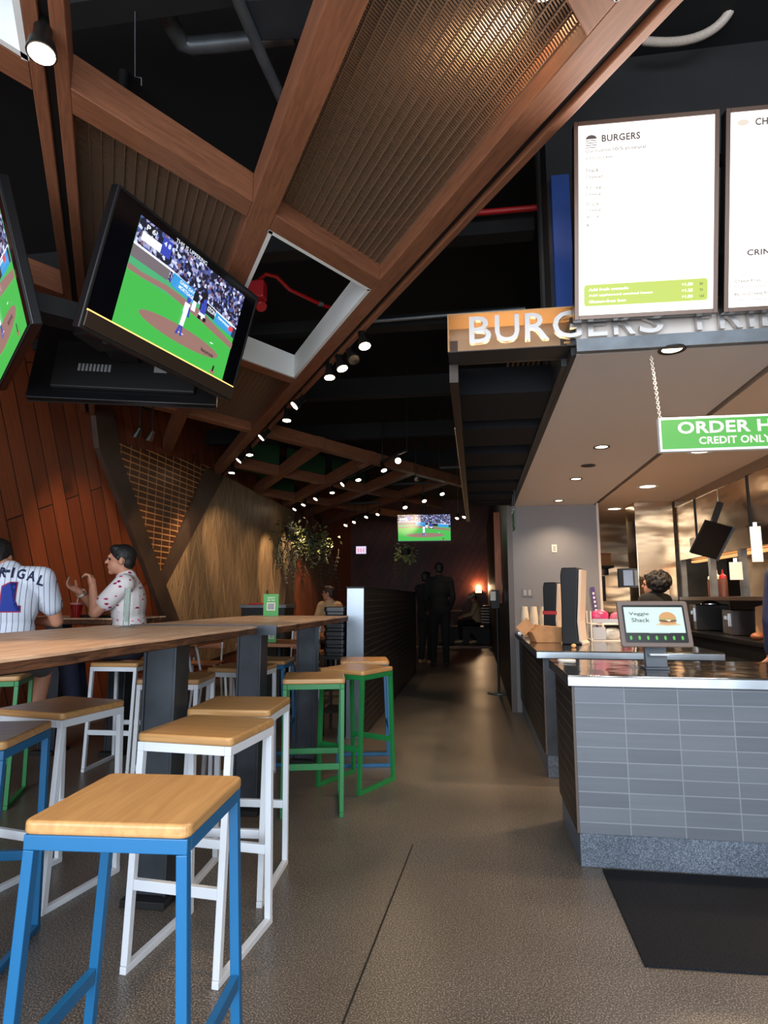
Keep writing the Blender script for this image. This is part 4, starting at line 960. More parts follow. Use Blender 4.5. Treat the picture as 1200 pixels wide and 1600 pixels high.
# kraft take away box, tongs, crumbs
t = thing('takeaway_box', 'opened brown kraft takeaway box lying on the pickup counter', 'box', (0.56, 5.30, TOP), D(12))
mb = MB(); mb.prism([(-0.10, 0), (0.10, 0), (0.155, 0.06), (0.11, 0.125), (-0.06, 0.14), (-0.14, 0.085)], -0.09, 0.09, (Vector(), (1, 0, 0), (0, 0, 1), (0, -1, 0))); mb.build('carton', M_kraft, t, bevel=0.006)
mb = MB(); mb.bar((-0.14, -0.02, 0.09), (-0.20, 0.0, 0.16), 0.12, 0.004, (0, 1, 0)); mb.build('flap', M_kraft, t)
t = thing('napkin_tray', 'small steel tray beside the kraft box on the counter edge', 'tray', (0.475, 5.95, TOP))
mb = MB(); mb.span((-0.06, -0.1, 0), (0.14, 0.1, 0.008)); mb.build('tray_body', M_chrome, t, bevel=0.002); mb = MB(); mb.span((-0.055, -0.095, 0.0082), (0.135, 0.095, 0.03)); mb.build('napkins', paint('napkin_brown', (120, 96, 78), 0.7), t)
o = MB().ball((0, 0, 0.014), 0.014, 8, (1.3, 1, 1)).build('bread_crumb', paint('crumb', (226, 170, 104), 0.6), smooth=True); o.location = (0.70, 4.74, TOP+.0002); tag(o, 'small orange crumb on the counter at the foot of the tall dispenser', 'crumb')
o = MB().prism(rounded_rect(0.10, 0.07, 0.03), 0, 0.008).build('receipt', paint('receipt_white', (220, 220, 216), 0.6), bevel=0.002); o.location = (0.51, 3.74, TOP+.0002); tag(o, 'small white rounded tray at the back corner of the order counter', 'tray')
# snack rack
t = thing('snack_rack', 'clear two level rack holding pink snack bags behind the tall dispenser', 'rack', (1.14, 5.6, TOP))
mb = MB()
for z in (0.0, 0.135): mb.span((-0.18, -0.1, z), (0.18, 0.1, z+0.008))
mb.build('shelf', M_paper, t, bevel=0.002)
mb = MB()
for x in (-0.18, 0.17):
    for y in (-0.1, 0.09): mb.span((x, y, 0.0082), (x+.01, y+.01, 0.1348)); mb.span((x, y, 0.1432), (x+.01, y+.01, 0.25))
mb.build('posts', M_paper, t)
mb = MB(); mb.span((-0.165, -0.1035, 0.15), (0.165, -0.1005, 0.185)); mb.span((-0.165, -0.1035, 0.012), (-0.06, -0.1005, 0.115)); mb.build('price_card', paint('card_grey', (170, 172, 178), 0.6), t)
def bag(label, x, y, z, w, h, rgb, k):
    rnd = random.Random(k); mb = MB()
    mb.ball((0, 0, h/2), 1.0, 12, (w/2, 0.035, h/2))
    for v in mb.bm.verts:
        q = (v.co.z-h/2)/(h/2); v.co.x *= 1+0.25*q*q; v.co.x += rnd.uniform(-.004, .004); v.co.y *= 1+rnd.uniform(-.1, .1)
        v.co.z = max(v.co.z, 0)
    o = mb.build('snack_bag', paint('bag_%d_%d_%d' % rgb, rgb, 0.3, noise=0.35, nscale=18, bump=0.4), smooth=True); o.location = (x, y, z); o.rotation_euler = (0, 0, rnd.uniform(-.2, .2)); tag(o, label, 'snack bag', 'snack bags in the rack'); return o
bag('pink snack bag at the left of the upper rack level', 1.05, 5.57, TOP+.1434, 0.15, 0.115, (206, 60, 110), 1)
bag('pale pink snack bag at the right of the upper rack level', 1.21, 5.57, TOP+.1434, 0.15, 0.10, (196, 96, 116), 2)
bag('pale rounded pack on the lower rack level', 1.14, 5.55, TOP+.0084, 0.16, 0.10, (190, 184, 174), 3)
bag('red snack bag at the right of the lower rack level', 1.26, 5.60, TOP+.0084, 0.10, 0.12, (150, 70, 80), 4)
t = thing('purple_tag', 'narrow purple sign leaning upright on the grey wall', 'sign', (1.285, 6.97, 1.02))
mb = MB(); mb.bar((0, 0, 0), (-0.035, 0.0, 0.32), 0.045, 0.006, (0, 1, 0)); mb.build('panel', paint('purple', (74, 44, 112), 0.5), t)
for k in range(5): mb = MB(); mb.span((-0.014-k*.0055, -0.0055, 0.06+k*.045), (0.006-k*.0055, -0.0035, 0.085+k*.045)); mb.build('pale_mark', M_paper, t)
mb = MB(); mb.cyl((0, 0.0, -0.158), (0, 0, -0.001), 0.006, n=8); mb.build('stem', M_black, t)
# wall plates
def plate(label, name, u, v, w, h, mat, toggles):
    p = at_y(u, v, 7.0); t = thing(name, label, 'wall plate', (p.x, 6.9998, p.z))
    mb = MB(); mb.span((-w/2, -0.008, -h/2), (w/2, 0, h/2)); mb.build('plate', mat, t, bevel=0.002)
    for k in range(toggles): x = (k-(toggles-1)/2)*0.05; mb = MB(); mb.span((x-.014, -0.012, -0.03), (x+.014, -0.0082, 0.03)); mb.build('rocker', paint('rocker', (170, 160, 152), 0.5), t)
plate('small white light switch on the grey wall', 'light_switch', 866, 857, 0.055, 0.085, M_paper, 1)
plate('grey double outlet plate low on the grey wall', 'outlet_plate', 824, 926, 0.12, 0.09, paint('plate_grey', (120, 116, 116), 0.5), 2)

# ================================================================== KITCHEN
t = thing('steel_column', 'stainless steel clad column beside the kitchen hood', 'column', (1.95, 7.2, 0))
mb = MB(); mb.span((-0.21, -0.2, 0), (0.19, 0.2, 2.2698)); mb.build('cladding', M_ssw, t, bevel=0.006)
for z in (1.05,): mb = MB(); mb.span((-0.15, -0.203, z), (0.10, -0.2002, z+.36)); mb.build('paper_notice', M_paper, t)
for k in range(2): mb = MB(); mb.prism(ellipse(-0.085+k*.12, 1.30, .024, .014, 16), 0.2032, 0.2036, (Vector(), (1, 0, 0), (0, 0, 1), (0, -1, 0))); mb.build('burger_print', paint('print_brown', (150, 84, 50), 0.7), t)
t = thing('extractor_hood', 'long stainless steel kitchen hood panels running towards the right edge', 'hood', (2.16, 5.5, 1.62))
ys = [1.49, 0.90, 0.30, -0.30, -0.90]
for i in range(4):
    mb = MB(); mb.span((0, ys[i+1]+.006, 0), (0.02, ys[i]-.006, 0.57)); mb.build('panel', M_ssw, t, bevel=0.002)
mb = MB(); mb.span((-0.012, -0.9, 0.5702), (0.03, 1.49, 0.6498)); mb.build('top_band', M_ss, t)
for i in (1, 3): mb = MB(); mb.span((-0.009, ys[i]-.02, 0.03), (-0.0002, ys[i]+.0, 0.5698)); mb.build('seam_strip', M_black, t)
mb = MB(); mb.span((0.03, -0.9, 0.0), (0.9, 1.49, 0.03)); mb.build('underside', M_ssw, t)
mb = MB(); mb.span((-0.006, 0.95, 0.07), (-0.0003, 1.08, 0.20)); mb.build('gauge', M_paper, t)
t = thing('kitchen_line', 'dark kitchen pass shelf and back counter below the hood', 'kitchen counter', (2.16, 5.5, 0))
mb = MB(); mb.span((-0.02, -0.9, 1.20), (0.55, 1.48, 1.235)); mb.build('pass_shelf', paint('pass_brown', (58, 44, 38), 0.4), t, bevel=0.003)
mb = MB(); mb.span((-0.10, -0.9, 0.86), (0.7, 1.48, 0.90)); mb.build('worktop', M_blackgloss, t, bevel=0.003)
mb = MB(); mb.span((-0.06, -0.9, 0.0), (0.7, 1.48, 0.8598)); mb.build('cabinet_body', M_black, t)
mb = MB(); mb.span((0.68, -0.9, 1.2352), (0.70, 1.48, 1.6198)); mb.build('splash_back', M_ssw, t)
for y in (1.44, 0.62, -0.05, -0.72): mb = MB(); mb.span((0.0, y-.03, 1.2352), (0.05, y+.03, 1.6198)); mb.build('post', M_galv, t)
mb = MB(); mb.span((0.1, -0.88, 1.59), (0.16, 1.4, 1.61)); mb.build('heat_lamp', glow('heat_lamp', (255, 180, 110), 1.0), t)
light('AREA', 'heat_lamp_glow', (0.3, 0.3, 1.585), (0, 0, 0), 9, WARM, t, shape='RECTANGLE', size=0.3, size_y=2.2)
# things on and around the pass
def up(kind, label, cat, u, v, x, shape, mat, group=None, z=None, bevel=0.0, smooth=False):
    p = at_x(u, v, x); o = shape.build(kind, mat, bevel=bevel, smooth=smooth); o.location = (x, p.y, z if z is not None else p.z); return tag(o, label, cat, group)
for k, (u, mt, lab) in enumerate(((1113, M_paper, 'white handled squeeze bottle, left of the three on the pass shelf'), (1122, M_paper, 'white handled squeeze bottle, middle of the three on the pass shelf'), (1131, M_redp, 'red topped squeeze bottle, right of the three on the pass shelf'))):
    p = at_x(u, 925, 2.26); t = thing('squeeze_bottle', lab, 'bottle', (2.26, p.y, 1.2352), group='squeeze bottles on the pass shelf')
    mb = MB(); mb.lathe([(0.035, 0), (0.035, 0.15), (0.03, 0.165)], n=16); mb.build('bottle', paint('sauce_brown', (90, 48, 36), 0.4), t, smooth=True)
    mb = MB(); mb.lathe([(0.032, 0.1652), (0.03, 0.19), (0.008, 0.21), (0.005, 0.25)], n=16); mb.build('cap', mt, t, smooth=True)
t = thing('order_screen', 'tilted black kitchen order screen hanging in front of the hood', 'monitor', (1.93, 5.4, 1.70), D(12))
M3 = Matrix.Rotation(0.5, 3, 'X') @ Matrix.Rotation(0.25, 3, 'Y')
mb = MB(); mb.box((0, 0, 0), (0.24, 0.03, 0.30), M3); mb.build('casing', M_blackgloss, t, bevel=0.004)
mb = MB(); mb.box(M3 @ Vector((0.13, 0, 0)), (0.018, 0.045, 0.31), M3); mb.build('side_trim', M_galv, t)
mb = MB(); mb.bar((0.02, 0.06, 0.03), (0.14, 0.05, 0.32), 0.04, 0.04); mb.build('arm', M_black, t)
for k, (u, v, w, h, lab) in enumerate(((1182, 850, 0.07, 0.26, 'long white order ticket hanging from a clip at the right of the order screen'), (1150, 892, 0.09, 0.14, 'square cream note hanging below the order screen'))):
    p = at_x(u, v, 2.05); t = thing('order_ticket', lab, 'paper', (2.05, p.y, p.z), D(-25))
    mb = MB(); mb.span((-w/2, -0.001, -h/2), (w/2, 0.001, h/2)); mb.build('paper', M_paper, t)
    mb = MB(); mb.span((-0.012, -0.006, h/2-.01), (0.012, 0.006, h/2+.03)); mb.build('clip', M_chrome, t)
    mb = MB(); mb.cyl((0, 0, h/2+.03), (0.10, 0.04, h/2+.031), 0.004, n=8); mb.build('hanger', M_chrome, t)
for k, (u, w, d, h, x, rgb, lab) in enumerate(((1108, 0.30, 0.34, 0.26, 2.35, (30, 26, 25), 'dark steel warming unit on the back counter right of the terminal'), (1165, 0.30, 0.34, 0.22, 2.35, (44, 36, 33), 'brown steel toaster on the back counter near the right edge'))):
    p = at_x(u, 965, x); t = thing('kitchen_machine', lab, 'appliance', (x, p.y, 0.9002), D(-8))
    mb = MB(); mb.span((-w/2, -d/2, 0), (w/2, d/2, h)); mb.build('housing', paint('machine%d' % k, rgb, 0.35, metal=0.3), t, bevel=0.01)
    mb = MB(); mb.span((-w/2-.012, -d*.3, h*.35), (-w/2-.0002, -d*.27, h*.85)); mb.span((-w/2-.012, d*.1, h*.6), (-w/2-.0002, d*.16, h*.75)); mb.build('handle', M_chrome, t)
p = at_x(1110, 942, 2.3); t = thing('steel_lid', 'shiny round steel lid with knob on the warming unit', 'lid', (2.3, p.y, 1.1604))
mb = MB(); mb.lathe([(0.09, 0), (0.09, 0.008), (0.05, 0.03), (0.02, 0.038)], n=24); mb.build('dome', M_chrome, t, smooth=True); mb = MB(); mb.cyl((0, 0, 0.038), (0, 0, 0.09), 0.008, n=10); mb.build('knob', M_chrome, t)
for k, (y, x, r, rgb, lab) in enumerate(((4.75, 2.12, 0.05, (150, 88, 50), 'brown bun in front of the warming unit, nearest one'), (4.95, 2.16, 0.05, (176, 104, 60), 'brown bun in front of the warming unit, behind the nearest'), (5.15, 2.13, 0.05, (140, 78, 46), 'brown bun in front of the warming unit, farthest one'))):
    mb = MB(); mb.ball((0, 0, r*.6), r, 12, (1, 1.2, .6)); o = mb.build('burger_bun', paint('bun%d' % k, rgb, 0.5), smooth=True); o.location = (x, y, 0.9004); tag(o, lab, 'bread', 'buns on the back counter')
o = MB().prism([(-.05, 0), (.05, 0), (.05, .22), (.03, .27), (-.04, .25)], -.04, .04, (Vector(), (1, 0, 0), (0, 0, 1), (0, -1, 0))).build('paper_bag', M_kraft, bevel=0.004); p = at_x(1194, 990, 2.30); o.location = (2.30, p.y, 0.9004); o.rotation_euler = (0, 0, D(-40)); tag(o, 'brown paper bag standing at the right edge behind the counter', 'bag')
# shelf with boxes at the back
t = thing('wall_shelf', 'dark shelf on the kitchen back wall holding boxes', 'shelf', (1.68, 8.85, 1.66))
mb = MB(); mb.span((-0.30, -0.15, -0.03), (0.18, 0.15, 0)); mb.build('board', M_black, t); mb = MB(); mb.span((-0.2, 0.02, -0.12), (-0.16, 0.1498, -0.0302)); mb.span((0.1, 0.02, -0.12), (0.14, 0.1498, -0.0302)); mb.build('bracket', M_black, t)
for (x, z, w, h, rgb, lab) in ((1.47, 1.6602, 0.16, 0.10, (196, 132, 76), 'flat brown box at the left of the kitchen shelf'), (1.49, 1.7604, 0.12, 0.10, (84, 52, 38), 'dark open carton on top of the flat brown box'), (1.62, 1.6602, 0.12, 0.22, (214, 184, 136), 'tall pale box in the middle of the kitchen shelf'), (1.77, 1.6602, 0.13, 0.17, (200, 140, 90), 'brown box with red lid at the right of the kitchen shelf')):
    t = thing('storage_box', lab, 'box', (x, 8.86, z), group='boxes on the kitchen shelf'); mb = MB(); mb.span((-w/2, -0.11, 0), (w/2, 0.11, h-.014)); mb.build('carton', paint('carton%d' % rgb[0], rgb, 0.7), t, bevel=0.003)
    mb = MB(); mb.span((-w/2-.003, -0.113, h-.0138), (w/2+.003, 0.113, h)); mb.build('lid', paint('carton_lid%d' % rgb[0], (170, 60, 44) if rgb[0] == 200 else rgb, 0.7), t, bevel=0.002)
o = MB().ball((0, 0, 0.025), 0.03, 8, (1.6, 1, .8)).build('glove_bundle', paint('glove_blue', (44, 56, 150), 0.5), smooth=True); o.location = (1.59, 8.73, 1.6602); tag(o, 'bundle of blue gloves at the front of the kitchen shelf', 'gloves')
t = thing('towel_dispenser', 'black paper towel dispenser with a cream front on the kitchen wall', 'dispenser', (1.60, 8.9, 1.18))
mb = MB(); mb.span((-0.17, -0.14, 0), (0.15, 0.0998, 0.34)); mb.build('housing', M_blackgloss, t, bevel=0.012); mb = MB(); mb.prism([(-0.06, 0.06), (0.08, 0.06), (0.09, 0.27), (-0.07, 0.27)], .1402, .144, (Vector(), (1, 0, 0), (0, 0, 1), (0, -1, 0))); mb.build('window_panel', paint('dispenser_cream', (206, 182, 124), 0.4), t)
t = thing('glove_dispenser', 'pale blue dispenser in black holder beside the steel column', 'dispenser', (1.71, 7.22, 1.36))
mb = MB(); mb.span((-0.13, -0.03, -0.02), (0.0298, 0.03, 0.19)); mb.build('holder', M_blackgloss, t); mb = MB(); mb.span((-0.08, -0.036, 0.0), (0.02, -0.0302, 0.17)); mb.build('front', paint('ice_blue', (160, 182, 214), 0.4), t)
struct(MB().span((1.36, 8.7, 0), (2.3, 8.9, 1.0)).build('trim_70', M_black))

# ================================================================== HANGING PLANTS
def plant(label, c, rx, ry, rz, n, rgb, vines, seed, hang):
    rnd = random.Random(seed); t = thing('hanging_plant', label, 'plant', c, group='plants hanging from the far ceiling')
    mb = MB()
    for i in range(n):
        q = Vector((rnd.gauss(0, .45)*rx, rnd.gauss(0, .45)*ry, rnd.gauss(0, .45)*rz)); s = rnd.uniform(.03, .055)
        M = Euler((rnd.uniform(0, 6), rnd.uniform(0, 6), rnd.uniform(0, 6))).to_matrix()
        pts = [(0, -s, 0), (s*.45, -s*.2, s*.1), (s*.3, s*.6, s*.05), (0, s*1.1, -s*.15), (-s*.3, s*.6, s*.05), (-s*.45, -s*.2, s*.1)]
        mb.add([M @ Vector(p)+q for p in pts], [(0, 1, 2, 3), (0, 3, 4, 5)])
    mb.build('foliage', paint('leaf_%d' % rgb[1], rgb, 0.35, spec=0.6), t)
    mb = MB()
    for k in range(vines):
        x = rnd.uniform(-rx, rx); y = rnd.uniform(-ry, ry); L_ = rnd.uniform(.3, .9); p0 = Vector((x, y, -rz*.3)); pts = [p0+Vector((.04*math.sin(j*.7+k), .03*math.cos(j+k), -L_*j/10)) for j in range(11)]
        mb.tube(pts, 0.006, 5)
        for j in range(2, 11):
            for sgn in (-1, 1): q = pts[j]; s = .035; mb.add([q, q+Vector((sgn*s, .01, -s*.3)), q+Vector((sgn*s*.8, 0, -s*1.5))], [(0, 1, 2)])
    mb.build('vine', paint('vine_dark', (36, 40, 26), 0.6), t)
    mb = MB(); mb.lathe([(0.10, 0), (0.13, 0.12), (0.13, 0.14)], (0, 0, -0.05), n=20); mb.build('basket', M_black, t)
    mb = MB(); mb.cyl((0, 0, 0.09), (0, 0, hang-c[2]), 0.006, n=8); mb.build('hanger', M_black, t)
c = at_y(488, 848, 12.4); plant('leafy hanging plant catching the light at the end of the chevron wall', c, .48, .4, .38, 420, (96, 104, 64), 8, 3, ZDECK-.001)
c = at_y(455, 832, 11.4); plant('dark trailing plant in front of the orange wall', c, .3, .3, .25, 160, (52, 58, 36), 9, 4, ZDECK-.001)
c = at_y(633, 864, 13.5); plant('pale leaved hanging plant below the smaller far television', c, .22, .2, .25, 160, (150, 160, 96), 4, 5, ZDECK-.001)

# ================================================================== PEOPLE
def fuse(name, shapes, mat, parent, origin, voxel=0.009, smooth=6, bake=True):
    """one continuous skin over overlapping capsules and ellipsoids"""
    mb = MB()
    for s in shapes:
        if s[0] == 'c':                                    # tapered limb
            _, p, r0, q, r1 = s; p, q = Vector(p)-origin, Vector(q)-origin
            mb.cyl(p, q, r0, r1, 14); mb.ball(p, r0, 8); mb.ball(q, r1, 8)
        else:                                              # ellipsoid: centre, radii, yaw, pitch
            _, c, rad, yw, pt = s; M = Matrix.Rotation(yw, 3, 'Z') @ Matrix.Rotation(pt, 3, 'X')
            mb.ball(Vector(c)-origin, 1.0, 12, rad, M)
    me = bpy.data.meshes.new(name); bmesh.ops.recalc_face_normals(mb.bm, faces=mb.bm.faces); mb.bm.to_mesh(me); mb.bm.free()
    o = bpy.data.objects.new(name, me); COL.objects.link(o)
    r = o.modifiers.new('skin', 'REMESH'); r.mode = 'VOXEL'; r.voxel_size = voxel; r.use_smooth_shade = True
    sm = o.modifiers.new('soften', 'SMOOTH'); sm.iterations = smooth; sm.factor = 0.5
    dg = bpy.context.evaluated_depsgraph_get(); me2 = bpy.data.meshes.new_from_object(o.evaluated_get(dg))
    o.modifiers.clear(); o.data = me2; me2.name = name; me2.materials.clear(); me2.materials.append(mat)
    for p in me2.polygons: p.use_smooth = True
    bpy.data.meshes.remove(me); o.parent = parent
    return o
def hand(wrist, d, palm_n, side, curl=0.9, s=1.0):
    """palm, four fingers of different length bent at the knuckles, and a thumb from the palm's side"""
    w = Vector(wrist); d = Vector(d).normalized(); n_ = Vector(palm_n); n_ = (n_-d*n_.dot(d)).normalized(); x = d.cross(n_)*side
    out = [('c', w, .026*s, w+d*.045*s, .030*s)]
    kn = w+d*.085*s
    for i, (off, L_) in enumerate(((-.030, .068), (-.010, .076), (.010, .072), (.029, .056))):
        k = kn+x*off*s; out.append(('c', w+d*.03*s+x*off*.8*s, .014*s, k, .0115*s))
        a1 = curl*.8; p1 = k+(d*math.cos(a1)+n_*math.sin(a1))*L_*.5*s; a2 = curl*1.7; p2 = p1+(d*math.cos(a2)+n_*math.sin(a2))*L_*.5*s
        out += [('c', k, .0105*s, p1, .0095*s), ('c', p1, .0095*s, p2, .008*s)]
    tb = w+d*.03*s-x*.028*s; t1 = tb+(d*.6-x*.5+n_*.5).normalized()*.045*s; t2 = t1+(d*.7+n_*.7).normalized()*.03*s
    return out+[('c', tb, .0135*s, t1, .0115*s), ('c', t1, .011*s, t2, .009*s)]
def head_shapes(c, yaw, pitch=0.0, s=1.0):
    """c = centre of the skull; the face looks along yaw (0 = +x)"""
    c = Vector(c); f = Vector((math.cos(yaw), math.sin(yaw), -math.sin(pitch))).normalized(); l = Vector((-math.sin(yaw), math.cos(yaw), 0)); u = f.cross(l)
    y0 = yaw-PI/2
    P_ = lambda a, b, e: c+f*a*s+l*b*s+u*e*s
    sh = [('e', P_(-.012, 0, .022), (.074*s, .095*s, .088*s), y0, 0), ('e', P_(.028, 0, -.045), (.056*s, .062*s, .066*s), y0, 0), ('c', P_(.062, 0, -.092), .024*s, P_(.045, 0, -.07), .035*s),
          ('c', P_(.080, .0, .012), .010*s, P_(.104, 0, -.022), .0125*s), ('c', P_(.078, -.03, .024), .013*s, P_(.078, .03, .024), .013*s), ('c', P_(.084, -.016, -.052), .0085*s, P_(.084, .016, -.052), .0085*s), ('c', P_(.082, -.014, -.063), .008*s, P_(.082, .014, -.063), .008*s),
          ('e', P_(-.012, .074, -.012), (.012*s, .020*s, .031*s), y0, 0), ('e', P_(-.012, -.074, -.012), (.012*s, .020*s, .031*s), y0, 0)]
    return sh, P_, y0
def person(label, base, J, cloth, face_yaw, hair=True, top_mat=None, leg_mat=None, shoe_mat=None, short_sleeve=True, shorts=False, cap=None, pitch=0.0, voxel=0.010, hands=None, beard=False, hair_mat=None, skin=None, s=1.0, group=None):
    """J: head, neck, shL, shR, elL, elR, wrL, wrR, hipL, hipR, knL, knR, anL, anR, toL, toR in room coordinates"""
    J = {k: Vector(v) for k, v in J.items()}; o = Vector(base); t = thing('person', label, 'person', o, group=group); skin = skin or M_skin; top_mat = top_mat or M_darkcloth; leg_mat = leg_mat or M_navy; shoe_mat = shoe_mat or M_paper
    ms, mh = (J['shL']+J['shR'])/2, (J['hipL']+J['hipR'])/2; chest = ms.lerp(mh, .32); waist = ms.lerp(mh, .70)
    ax = (J['shR']-J['shL']).normalized(); yw = math.atan2(ax.y, ax.x)
    hs, P_, y0 = head_shapes(J['head'], face_yaw, pitch, s)
    tor = [('e', chest, (.175, .118, .20), yw, 0), ('e', waist, (.155, .11, .17), yw, 0), ('e', mh, (.175, .125, .13), yw, 0), ('c', J['shL'].lerp(ms, .2), .068, J['shR'].lerp(ms, .2), .068), ('c', ms, .085, chest, .11)]
    body = hs + tor + [('c', J['neck'], .058, J['head']+Vector((0, 0, -.05)), .052), ('c', ms, .07, J['neck'], .058)]
    for S_ in 'LR':
        body += [('c', J['sh'+S_], .056, J['el'+S_], .042), ('c', J['el'+S_], .041, J['wr'+S_], .028)]
        body += [('c', J['hip'+S_], .088, J['kn'+S_], .060), ('c', J['kn'+S_], .058, J['an'+S_], .038), ('c', J['an'+S_], .038, J['to'+S_], .03)]
        hd_ = (hands or {}).get(S_)
        fw = (J['wr'+S_]-J['el'+S_]).normalized()
        if hd_: body += hand(J['wr'+S_], hd_[0], hd_[1], hd_[2], hd_[3] if len(hd_) > 3 else .9)
        else: body += hand(J['wr'+S_], fw, (math.cos(face_yaw), math.sin(face_yaw), -.3), 1 if S_ == 'L' else -1, .6)
    fuse('body', body, skin, t, o, min(voxel, .0075), 4)
    e = .016
    sh = [('e', chest, (.190, .132, .215), yw, 0), ('e', waist, (.172, .126, .18), yw, 0), ('e', mh+Vector((0, 0, .03)), (.190, .138, .12), yw, 0), ('c', J['shL'].lerp(ms, .12), .080, J['shR'].lerp(ms, .12), .080), ('c', ms, .095, chest, .12), ('c', ms.lerp(J['neck'], .62), .078, ms, .09)]
    for S_ in 'LR':
        if short_sleeve:
            q = J['sh'+S_].lerp(J['el'+S_], .62); sh += [('c', J['sh'+S_], .078, q, .070)]
        else: sh += [('c', J['sh'+S_], .072, J['el'+S_], .058), ('c', J['el'+S_], .056, J['el'+S_].lerp(J['wr'+S_], .9), .042)]
    shirt = fuse('shirt', sh, top_mat, t, o, voxel, 5)
    lg = [('e', mh, (.188, .138, .125), yw, 0)]
    for S_ in 'LR':
        if shorts: lg += [('c', J['hip'+S_], .105, J['hip'+S_].lerp(J['kn'+S_], .85), .088)]
        else: lg += [('c', J['hip'+S_], .102, J['kn'+S_], .076), ('c', J['kn'+S_], .074, J['an'+S_]+Vector((0, 0, .02)), .056)]
    fuse('shorts' if shorts else 'trousers', lg, leg_mat, t, o, voxel, 5)
    for S_ in 'LR':
        a, b = J['an'+S_], J['to'+S_]; fz = Vector((0, 0, -.03)); z0 = min(a.z, b.z)
        fuse('shoe', [('c', Vector((a.x, a.y, b.z+.008)) - (b-a).normalized()*.03, .040, b, .036), ('c', a+fz, .046, Vector((a.x, a.y, b.z+.02)), .044)], shoe_mat, t, o, .008, 3)
    if hair:
        hm = hair_mat or M_hair
        fuse('hair', [('e', P_(-.020, 0, .036), (.081*s, .098*s, .088*s), y0, 0), ('e', P_(.030, 0, .085), (.064*s, .055*s, .035*s), y0, 0), ('e', P_(-.055, 0, -.01), (.066*s, .055*s, .07*s), y0, 0), ('c', P_(.012, .070, .02), .018*s, P_(-.002, .072, -.005), .012*s), ('c', P_(.012, -.070, .02), .018*s, P_(-.002, -.072, -.005), .012*s)], hm, t, o, .007, 3)
    if cap:
        fuse('cap', [('e', P_(-.008, 0, .050), (.084*s, .103*s, .078*s), y0, 0), ('c', P_(.06, 0, .045), .045*s, P_(.135, 0, .034), .030*s)], cap, t, o, .008, 2)
    for b_ in (-1, 1):
        mb = MB(); mb.ball(P_(.073, b_*.030, .004)-o, .0115*s, 8); ey = mb.build('eye', paint('eye_dark', (40, 30, 26), 0.3), t, smooth=True)
    if beard: fuse('beard', [('c', P_(.083, -.018, -.043), .0075, P_(.083, .018, -.043), .0075), ('c', P_(.074, -.012, -.092), .006, P_(.074, .012, -.092), .006)], M_hair, t, o, .005, 2)
    return t, shirt, o

# ---- person in the striped baseball jersey, seen from behind
def stripe_mat():
    m, nt, b = nodes_of('pinstripe'); L = nt.links.new
    tc = nt.nodes.new('ShaderNodeTexCoord'); sx = nt.nodes.new('ShaderNodeSeparateXYZ'); L(tc.outputs['Object'], sx.inputs[0])
    d = nt.nodes.new('ShaderNodeMath'); d.operation = 'DIVIDE'; L(sx.outputs[0], d.inputs[0]); d.inputs[1].default_value = 0.030
    f = nt.nodes.new('ShaderNodeMath'); f.operation = 'FRACT'; L(d.outputs[0], f.inputs[0])
    g = nt.nodes.new('ShaderNodeMath'); g.operation = 'LESS_THAN'; L(f.outputs[0], g.inputs[0]); g.inputs[1].default_value = 0.11
    mx = nt.nodes.new('ShaderNodeMix'); mx.data_type = 'RGBA'; L(g.outputs[0], mx.inputs[0]); mx.inputs[6].default_value = lin((206, 210, 222)); mx.inputs[7].default_value = lin((60, 70, 110))
    L(mx.outputs[2], b.inputs['Base Color']); b.inputs['Roughness'].default_value = 0.85; MATS['pinstripe'] = m; return m
def print_mat():
    m, nt, b = nodes_of('shirt_print'); L = nt.links.new
    tc = nt.nodes.new('ShaderNodeTexCoord'); v = nt.nodes.new('ShaderNodeTexVoronoi'); v.inputs['Scale'].default_value = 15; v.inputs['Randomness'].default_value = 0.75
    mp = nt.nodes.new('ShaderNodeMapping'); mp.inputs['Scale'].default_value = (1.0, 1.0, 1.7); mp.inputs['Rotation'].default_value = (0, 0.5, 0.3); L(tc.outputs['Object'], mp.inputs[0]); L(mp.outputs[0], v.inputs['Vector'])
    n = nt.nodes.new('ShaderNodeTexNoise'); n.inputs['Scale'].default_value = 55; L(tc.outputs['Object'], n.inputs['Vector'])
    a = nt.nodes.new('ShaderNodeMath'); a.operation = 'MULTIPLY_ADD'; L(n.outputs[0], a.inputs[0]); a.inputs[1].default_value = 0.35; L(v.outputs['Distance'], a.inputs[2])
    r = nt.nodes.new('ShaderNodeValToRGB'); r.color_ramp.interpolation = 'CONSTANT'; e = r.color_ramp.elements
    e[0].color = lin((40, 34, 70)); e[1].position = 0.32; e[1].color = lin((206, 70, 110)); k = e.new(0.41); k.color = lin((222, 214, 212))
    L(a.outputs[0], r.inputs[0]); L(r.outputs[0], b.inputs['Base Color']); b.inputs['Roughness'].default_value = 0.85; MATS['shirt_print'] = m; return m
px, py = -2.915, 3.50
J1 = dict(head=(px-.10, py+.12, 1.485), neck=(px, py+.03, 1.405), shL=(px-.19, py+.0, 1.345), shR=(px+.19, py+.0, 1.345), elL=(px-.27, py+.14, 1.07), elR=(px+.27, py+.12, 1.07), wrL=(px-.14, py+.40, 1.115), wrR=(px+.10, py+.42, 1.06),
          hipL=(px-.095, py+.02, .86), hipR=(px+.095, py+.02, .86), knL=(px-.13, py+.42, .80), knR=(px+.17, py+.40, .76), anL=(px-.12, py+.34, .36), anR=(px+.15, py+.30, .36), toL=(px-.12, py+.47, .335), toR=(px+.16, py+.43, .335))
t1, shirt1, o1 = person('person in a white pinstriped baseball jersey with lettering, seen from behind', (px, py, 0.0), J1, None, D(90), top_mat=stripe_mat(), leg_mat=paint('khaki_grey', (110, 112, 118), 0.85), shorts=True, voxel=.010)
t1.rotation_euler = (0, 0, D(27))
